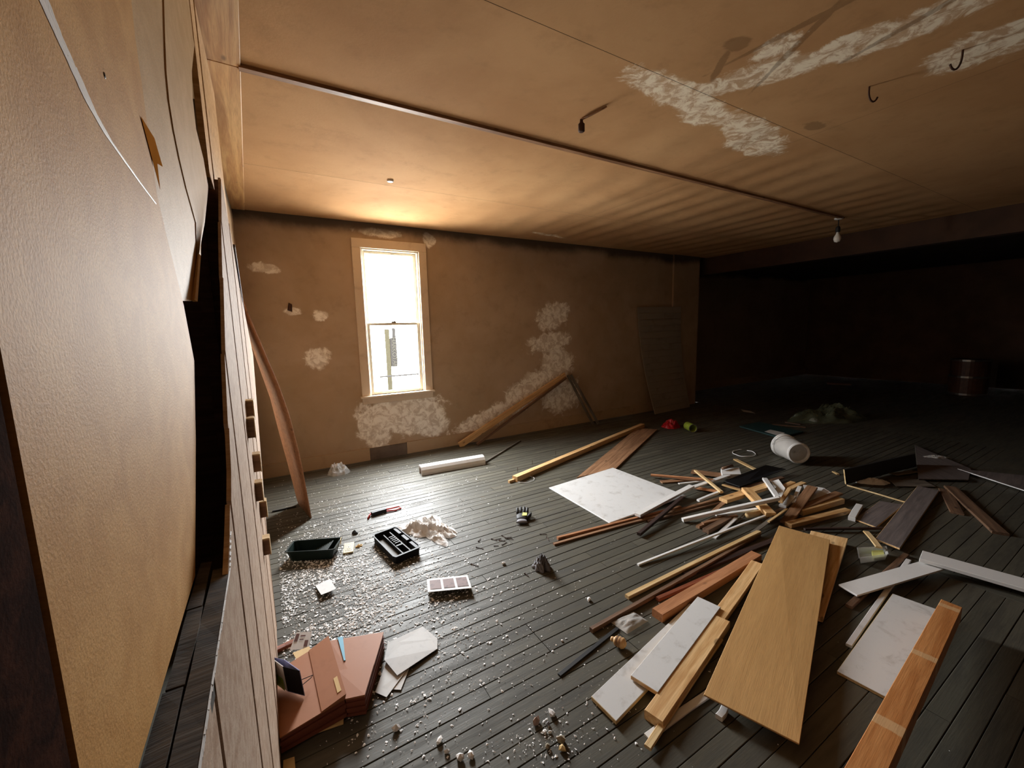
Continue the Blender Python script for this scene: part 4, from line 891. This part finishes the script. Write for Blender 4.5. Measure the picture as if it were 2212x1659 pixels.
for (s0, s1, t0, t1) in ((0.06,0.26,0.1,0.55),(0.36,0.66,0.2,0.28),(0.36,0.60,0.42,0.48),(0.70,0.90,0.5,0.85)):
    MB().add([onsheet(s0,t0), onsheet(s1,t0), onsheet(s1,t1), onsheet(s0,t1)], [(0,1,2,3)]).build('print', M['print_brown'], cd)
board('red_strip', 'dark red stick tucked between lining and the printed card', 'stick', 'red_wood', (590,1404), (640,1381), 0.035, 0.02, 0.0)
slab('manila_scrap', 'torn manila scrap between card and folder', 'paper', ['manila'], [(632,1410),(668,1396),(672,1404),(640,1424)], 0.06, 0.002, None)
wl = MB(); wl.tube([F(641,1482,0.14), F(652,1468,0.15), F(676,1458,0.13), F(672,1464,0.12), F(655,1478,0.115), F(642,1486,0.13)], 0.0018, 5)
tag(wl.build('wire_loop', M['black_matte']), 'thin black wire loop on the brown folder', 'wire')
slab('manila_scrap', 'beige paper scrap at the foot of the plank lining', 'paper', ['manila'], [(612,1642),(636,1634),(640,1680),(610,1690)], 0.012, 0.002, None)

# clear tray with a yellow label
ctn = empty('clear_tray'); tag(ctn, 'clear plastic tray with a yellow insert', 'tray')
cr = [F(1852,1184,0.05), F(1914,1181,0.05), F(1918,1197,0.05), F(1856,1206,0.05)]; c2 = sum(cr, Vector())/4; c2.z = 0; ctn.location = c2
rr = lambda s, z: [Vector(((p_.x-c2.x)*s, (p_.y-c2.y)*s, z)) for p_ in cr]
MB().loft([rr(0.86,0.004), rr(0.97,0.048), rr(1.03,0.050), rr(1.03,0.054), rr(0.93,0.052), rr(0.82,0.008)]).build('tray_shell', M['film'], ctn)
q = rr(0.8, 0.012); MB().prism([q[0].lerp(q[1],0.5), q[1], q[2], q[3].lerp(q[2],0.5)], [v_+Vector((0,0,0.02)) for v_ in (q[0].lerp(q[1],0.5), q[1], q[2], q[3].lerp(q[2],0.5))]).build('insert', M['yellow_pad'], ctn)

# rings, can, teal board, litter further off
def ring(name, label, mat, c, rx, ry, r, rot, open_=0.0):
    pts = [Vector((rx*math.cos(t), ry*math.sin(t), r+0.006*math.sin(3*t)**2)) for t in [open_+ (2*math.pi-open_)*k/30 for k in range(31)]]
    o = MB().tube(pts, r, 6).build(name, M[mat], smooth=True); o.location = c; o.rotation_euler = (0,0,rot); return tag(o, label, 'ring')
ring('wire_ring', 'loop of stiff white wire on the floor behind the heap', 'white_clean', F(1607,980), 0.16, 0.13, 0.005, 0.3, 0.5)
ring('plastic_ring', 'clear plastic ring beside the long nailed timber', 'film', F(1135,1037), 0.11, 0.09, 0.005, 0.2)
cn = empty('green_can'); p0, p1 = F(1484,928), F(1503,938); dx = (p1-p0); dx.z = 0; dx.normalize()
cn.matrix_world = Matrix.Translation(Vector((p0.x, p0.y, 0.07))) @ dx.to_track_quat('Z', 'Y').to_matrix().to_4x4(); tag(cn, 'pale green can lying beside the red bag', 'can')
MB().lathe([(0.055,0),(0.065,0.01),(0.065,0.20),(0.06,0.21),(0.055,0.20),(0.055,0.02),(0.0,0.02)], 22).build('can_body', M['green_can'], cn, smooth=True)
MB().ring([(0.058,0.205),(0.068,0.205),(0.068,0.215),(0.058,0.215)], 22).build('can_rim', M['metal'], cn)
slab('teal_board', 'dark teal board lying flat in the dim floor', 'board', ['teal', 'teal'], [(1597,920),(1640,911),(1735,932),(1683,944)], 0.03, 0.02, None)
slab('paper_scrap', 'pale paper scrap on the dark teal board', 'paper', ['paper'], [(1652,932),(1664,928),(1696,935),(1682,941)], 0.034, 0.002, None)
board('pale_lath', 'pale lath lying just beyond the teal board', 'lath', 'old_wood', (1697,911), (1730,916), 0.05, 0.015, 0.0, group=None)
board('pale_lath', 'longer lath along the edge of the teal board', 'lath', 'old_wood', (1668,916), (1740,922), 0.03, 0.012, 0.0, group=None)
slab('paper_scrap', 'torn paper far back in the dim floor', 'paper', ['paper'], [(1600,884),(1622,888),(1632,893),(1606,889)], 0.006, 0.002, None)
board('pale_lath', 'plank lying in the dark far room', 'plank', 'old_wood', (1786,826), (1838,828), 0.25, 0.04, 0.0, group=None)
crumple('paper_ball', 'pale cup shaped scrap beside the green plastic sheet', 'scrap', 'white_clean', F(1759,910), 0.06, 0.07, 0.08, 0, 52, rings=8, seg=24)
# barrel in the far room
br = empty('barrel', F(2088,853)); tag(br, 'dim brown fibre barrel in the far dark room', 'barrel')
MB().lathe([(0.0,0),(0.28,0.0),(0.30,0.03),(0.30,0.78),(0.28,0.80),(0.0,0.80)], 32).build('barrel_body', M['barrel'], br, smooth=False)
for z in (0.02, 0.40, 0.76): MB().ring([(0.30,z),(0.312,z),(0.312,z+0.04),(0.30,z+0.04)], 32).build('hoop', M['metal'], br)
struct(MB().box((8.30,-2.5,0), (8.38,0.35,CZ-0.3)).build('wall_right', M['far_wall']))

# ------------------------------------------------------------------ ceiling fittings
def CP(px, py): return F(px, py, CZ)
for i, (px, py, lab, a) in enumerate(((1878,187,'bent ceiling hook with an open loop, smaller one',0.8), (2080,108,'bent ceiling hook with a wide curl, beside the stained streak',0.2))):
    P = CP(px, py); s = 0.10 if i == 0 else 0.11
    dxy = Vector((RIGHT.x, RIGHT.y, 0)).normalized()
    pts = [P+Vector((0,0,0.02)), P+Vector((0,0,-0.25*s))]
    pts += [P + dxy*(s*0.30*(1-math.cos(t))*(1 if i == 0 else -1)) + Vector((0,0,-0.25*s-s*0.6*math.sin(t)*1.0)) for t in [math.pi*k/10 for k in range(1,9)]]
    tag(MB().tube(pts, 0.005, 8).build('ceiling_hook', M['rust'], smooth=True), lab, 'hook', 'iron hooks in the ceiling')
sk = empty('pull_socket', CP(1256,258)); tag(sk, 'small dark lamp socket with a short cord on the ceiling', 'socket'); P = sk.location
MB().lathe([(0.010,0.0),(0.012,-0.02),(0.022,-0.03),(0.022,-0.075),(0.016,-0.08),(0.0,-0.078)], 14).build('socket_shell', M['rust'], sk, smooth=True)
MB().tube([Vector((0,0,0)), (CP(1275,245)-P)+Vector((0,0,-0.012)), CP(1310,228)-P+Vector((0,0,-0.006))], 0.006, 6).build('cord', M['brown_wood'], sk, smooth=True)
bl = empty('bulb_pendant', CP(1812,470)); tag(bl, 'bare unlit bulb hanging from the ceiling batten', 'lamp')
MB().lathe([(0.05,0.0),(0.05,-0.02),(0.02,-0.03),(0.0,-0.03)], 18).build('canopy', M['white_clean'], bl, smooth=True)
MB().tube([(0,0,-0.03),(0.004,0,-0.12)], 0.006, 6).build('cord', M['black_matte'], bl)
MB().lathe([(0.012,-0.11),(0.026,-0.13),(0.026,-0.19),(0.0,-0.19)], 16).build('socket', M['black_matte'], bl, smooth=True)
MB().lathe([(0.016,-0.19),(0.018,-0.21),(0.040,-0.25),(0.044,-0.28),(0.032,-0.315),(0.0,-0.325)], 20).build('bulb', M['bulb_glass'], bl, smooth=True)
cp = CP(843,390); o = MB().lathe([(0.0,0.0),(0.030,0.0),(0.030,-0.012),(0.022,-0.016),(0.0,-0.014)], 18).build('ceiling_boss', M['white_clean'], smooth=True); o.location = cp+Vector((0,0,0.003)); tag(o, 'small white round cap on the ceiling above the window', 'cap')
P = AY(626, 663, WY); tag(MB().prism([P+Vector((x,-0.012,z)) for x, z in ((-0.03,-0.04),(0.02,-0.06),(0.025,0.03),(-0.01,0.05))], [P+Vector((x*0.3,-0.03,z*0.5)) for x, z in ((-0.03,-0.04),(0.02,-0.06),(0.025,0.03),(-0.01,0.05))]).build('iron_stub', M['rust']), 'small dark iron stub on the wall by the corner', 'fitting')

# ------------------------------------------------------------------ rubble, nails, flakes
def chunk(name, label, cat, mat, c, r, seed, group):
    rr_ = random.Random(seed); bm = bmesh.new(); bmesh.ops.create_icosphere(bm, subdivisions=1, radius=1)
    ang = rr_.uniform(0, 3)
    for v_ in bm.verts:
        k = rr_.uniform(0.65, 1.15); v_.co = Vector((v_.co.x*k, v_.co.y*k*0.8, max(v_.co.z*k*0.75, -0.55)))
    me = bpy.data.meshes.new(name); bm.to_mesh(me); bm.free(); me.materials.append(M[mat]); o = bpy.data.objects.new(name, me); col.objects.link(o)
    o.scale = (r, r, r); o.location = c+Vector((0,0,0.52*r)); o.rotation_euler = (0,0,ang); return tag(o, label, cat, group)
RB = 'rubble on the near floorboards'
for i, (px, py, r, mat, lab) in enumerate((
    (1158,1562,0.022,'pinkish','pinkish rubble lump beside a cluster of chips'), (1192,1545,0.022,'white_clean','half white rubble lump nearest the dirty white boards'),
    (1184,1566,0.012,'fluff','small grey chip in the rubble cluster'), (1176,1582,0.012,'plaster_chip','white chip below the grey chip in the rubble'),
    (1188,1583,0.010,'plaster_chip','narrow white chip at the end of the rubble cluster'), (1212,1602,0.024,'mortar','grey mortar lump, larger of the stacked pair'),
    (1215,1621,0.018,'manila','square tan mortar lump under the grey one'), (1182,1616,0.014,'mortar','crumbly mortar bit beside the stacked pair'),
    (856,1577,0.022,'plaster_chip','broken white plaster shard in the dark folder shadow edge'), (950,1603,0.018,'plaster_chip','white plaster lump alone between shard and chips'),
    (966,1626,0.014,'plaster_chip','white plaster bit just behind the broken pieces'), (994,1640,0.022,'plaster_chip','largest of the broken white plaster pieces'),
    (1018,1634,0.018,'plaster_chip','white plaster piece with a split corner'), (1088,1219,0.018,'plaster_chip','star shaped white chip near the grey foil wad'),
    (1272,1298,0.018,'plaster_chip','pale plaster crumb near the long pale stick'), (1214,1385,0.008,'plaster_chip','tiny white crumb near the black strip'),
    (745,1020,0.020,'pinkish','reddish crumb at the foot of the baseboard'))):
    chunk('plaster_chunk' if mat != 'mortar' else 'mortar_lump', lab, 'rubble', mat, F(px, py), r, 100+i, RB)
# carved knob
kn = empty('wooden_knob'); a, b_ = F(1320,1379,0.03), F(1352,1393,0.03); dk = b_-a
kn.matrix_world = Matrix.Translation(a) @ dk.normalized().to_track_quat('Z', 'Y').to_matrix().to_4x4(); tag(kn, 'turned tan wooden knob below the plastic bag', 'knob'); Lk = dk.length
MB().lathe([(0.0,0),(0.010,0.0),(0.014,Lk*0.10),(0.010,Lk*0.16),(0.020,Lk*0.26),(0.026,Lk*0.36),(0.022,Lk*0.44),(0.028,Lk*0.55),(0.024,Lk*0.64),(0.029,Lk*0.76),(0.024,Lk*0.88),(0.012,Lk),(0.0,Lk)], 16).build('knob_body', M['pine'], kn, smooth=True)
for t in (0.44, 0.64): MB().ring([(0.021,Lk*t-0.004),(0.0262,Lk*t-0.004),(0.0262,Lk*t+0.004),(0.021,Lk*t+0.004)], 16).build('knob_ring', M['brown_wood'], kn)
# nails
nl = []
for i, (px, py, ang, L_) in enumerate(((1037,1184,-0.4,0.07),(1026,1221,-0.5,0.075),(1077,1164,0.4,0.05),(1085,1168,-0.3,0.06),(1090,1160,-0.8,0.07),(1098,1161,0.2,0.06),(1102,1164,-0.2,0.06),(1090,1174,0.9,0.06),(1072,1179,0.1,0.04),(1183,1164,-1.3,0.06),(1174,1154,-0.1,0.06),(1138,1242,-0.9,0.05),(1068,1166,-0.5,0.06),(1036,1166,1.3,0.05))):
    c = F(px, py, 0.004)
    dr = (right*math.cos(ang)+fwd_*math.sin(ang)); aa, bb_ = c-dr*L_/2, c+dr*L_/2
    o = MB().tube([aa, aa+dr*0.002, aa+dr*0.0021, bb_-dr*0.006, bb_], [0.006,0.006,0.0026,0.0026,0.0006], 6).build('nail', M['rust']); tag(o, {0:'lone rusty nail between the nail cluster and the white cloth', 1:'long rusty nail just behind the photo strip', 9:'rusty nail pointing at the end of the orange brown stick', 10:'pale rusty nail behind the end of the orange brown stick', 11:'short rusty nail beside the grey foil wad', 13:'upright looking rusty nail above the lone nail'}.get(i, 'rusty nail in the loose cluster between glove and photo strip'), 'nail', 'rusty nails on the floor'); nl.append(o)
for (px, py) in ((1118,1019),(1150,1003),(1200,982)):
    P = F(px, py, 0.062); tm_ = bpy.data.objects['timber']
    o = MB().tube([P, P+Vector((0.002,0,0.05))], 0.0025, 6).build('nail', M['rust'], tm_); o.matrix_parent_inverse = tm_.matrix_world.inverted()
stick3d('dark_rod', 'thin dark rod on the floor behind the bowed sheet', 'rod', 'black_matte', F(588,1105,0.008), F(640,1094,0.008), 0.014, 0.014, Vector((0,0,1)), None)

# paint flakes: thousands, one object
fr_ = random.Random(11); fl = MB()
def flake(x, y, s):
    th = fr_.uniform(0, 6.283); n = fr_.choice((3, 4, 4, 5)); tilt = fr_.uniform(0, 0.5); h0 = fr_.uniform(0.001, 0.003)
    ax_ = fr_.uniform(0.35, 1.0); pts = []
    for k in range(n):
        t = th+6.283*k/n+fr_.uniform(-0.4, 0.4); r = s*fr_.uniform(0.6, 1.15)
        u, v_ = r*math.cos(t), r*ax_*math.sin(t); pts.append((x+u*math.cos(th)-v_*math.sin(th), y+u*math.sin(th)+v_*math.cos(th), max(0.0012, h0+u*tilt)))
    c = (x, y, h0+0.25*s)
    fl.add(pts+[c], [(k, (k+1) % n, n) for k in range(n)])
def scatter(n, px, py, sx_, sy_, smin, smax):
    c = F(px, py); k = 0
    while k < n:
        x, y = c.x+fr_.gauss(0, sx_), c.y+fr_.gauss(0, sy_)
        if x < -0.07 or y > 5.5 or y < 0.25: continue
        if noise.noise(Vector((x*3.2, y*3.2, 1.7))) < -0.25 and fr_.random() < 0.7: continue
        s = smin+(smax-smin)*fr_.random()**3; flake(x, y, s); k += 1
scatter(6200, 690, 1275, 0.28, 0.42, 0.003, 0.014)
scatter(2400, 840, 1320, 0.40, 0.30, 0.003, 0.013)
scatter(1500, 760, 1180, 0.55, 0.55, 0.003, 0.013)
scatter(900, 820, 1080, 0.55, 0.60, 0.003, 0.011)
scatter(900, 900, 1480, 0.45, 0.40, 0.003, 0.010)
scatter(500, 1200, 1450, 0.55, 0.55, 0.002, 0.008)
scatter(160, 1190, 1575, 0.10, 0.08, 0.003, 0.010)
fo = fl.build('paint_flakes', M['plaster_chip']); fo['kind'] = 'stuff'; fo['label'] = 'white paint flakes scattered over the grey floorboards'; fo['category'] = 'flakes'

# ------------------------------------------------------------------ outside the window
sg = empty('street_sign', (6.25, 25, -3.4)); tag(sg, 'tall vertical sign seen through the lower window pane', 'sign')
MB().box((-0.20,-0.05,0), (0.06,0.05,5.3)).build('sign_post', M['sign_yellow'], sg)
MB().box((0.08,-0.06,3.05), (0.45,0.06,4.75)).build('sign_board', M['sign_dark'], sg)
MB().box((0.25,-0.05,4.75), (0.42,0.05,5.35)).build('sign_bracket', M['sign_dark'], sg)
cu = bpy.data.curves.new('sign_lettering', 'FONT'); cu.body = 'HARKOTAR'; cu.size = 0.34; cu.extrude = 0.01; cu.align_x = 'CENTER'; cu.align_y = 'CENTER'
to = bpy.data.objects.new('lettering_curve', cu); col.objects.link(to); bpy.context.view_layer.update()
lm = bpy.data.meshes.new_from_object(to.evaluated_get(bpy.context.evaluated_depsgraph_get())); bpy.data.objects.remove(to)
to = bpy.data.objects.new('sign_lettering', lm); col.objects.link(to); to.parent = sg; to.location = (0.27,-0.075,3.9); to.rotation_euler = (math.radians(90), math.radians(90), 0); lm.materials.clear(); lm.materials.append(M['sign_letter'])
tag(MB().box((5.4,24.0,-0.86), (8.2,24.3,-0.80)).build('roof_edge', M['sign_dark']), 'thin dark roof edge outside the window', 'roof edge')
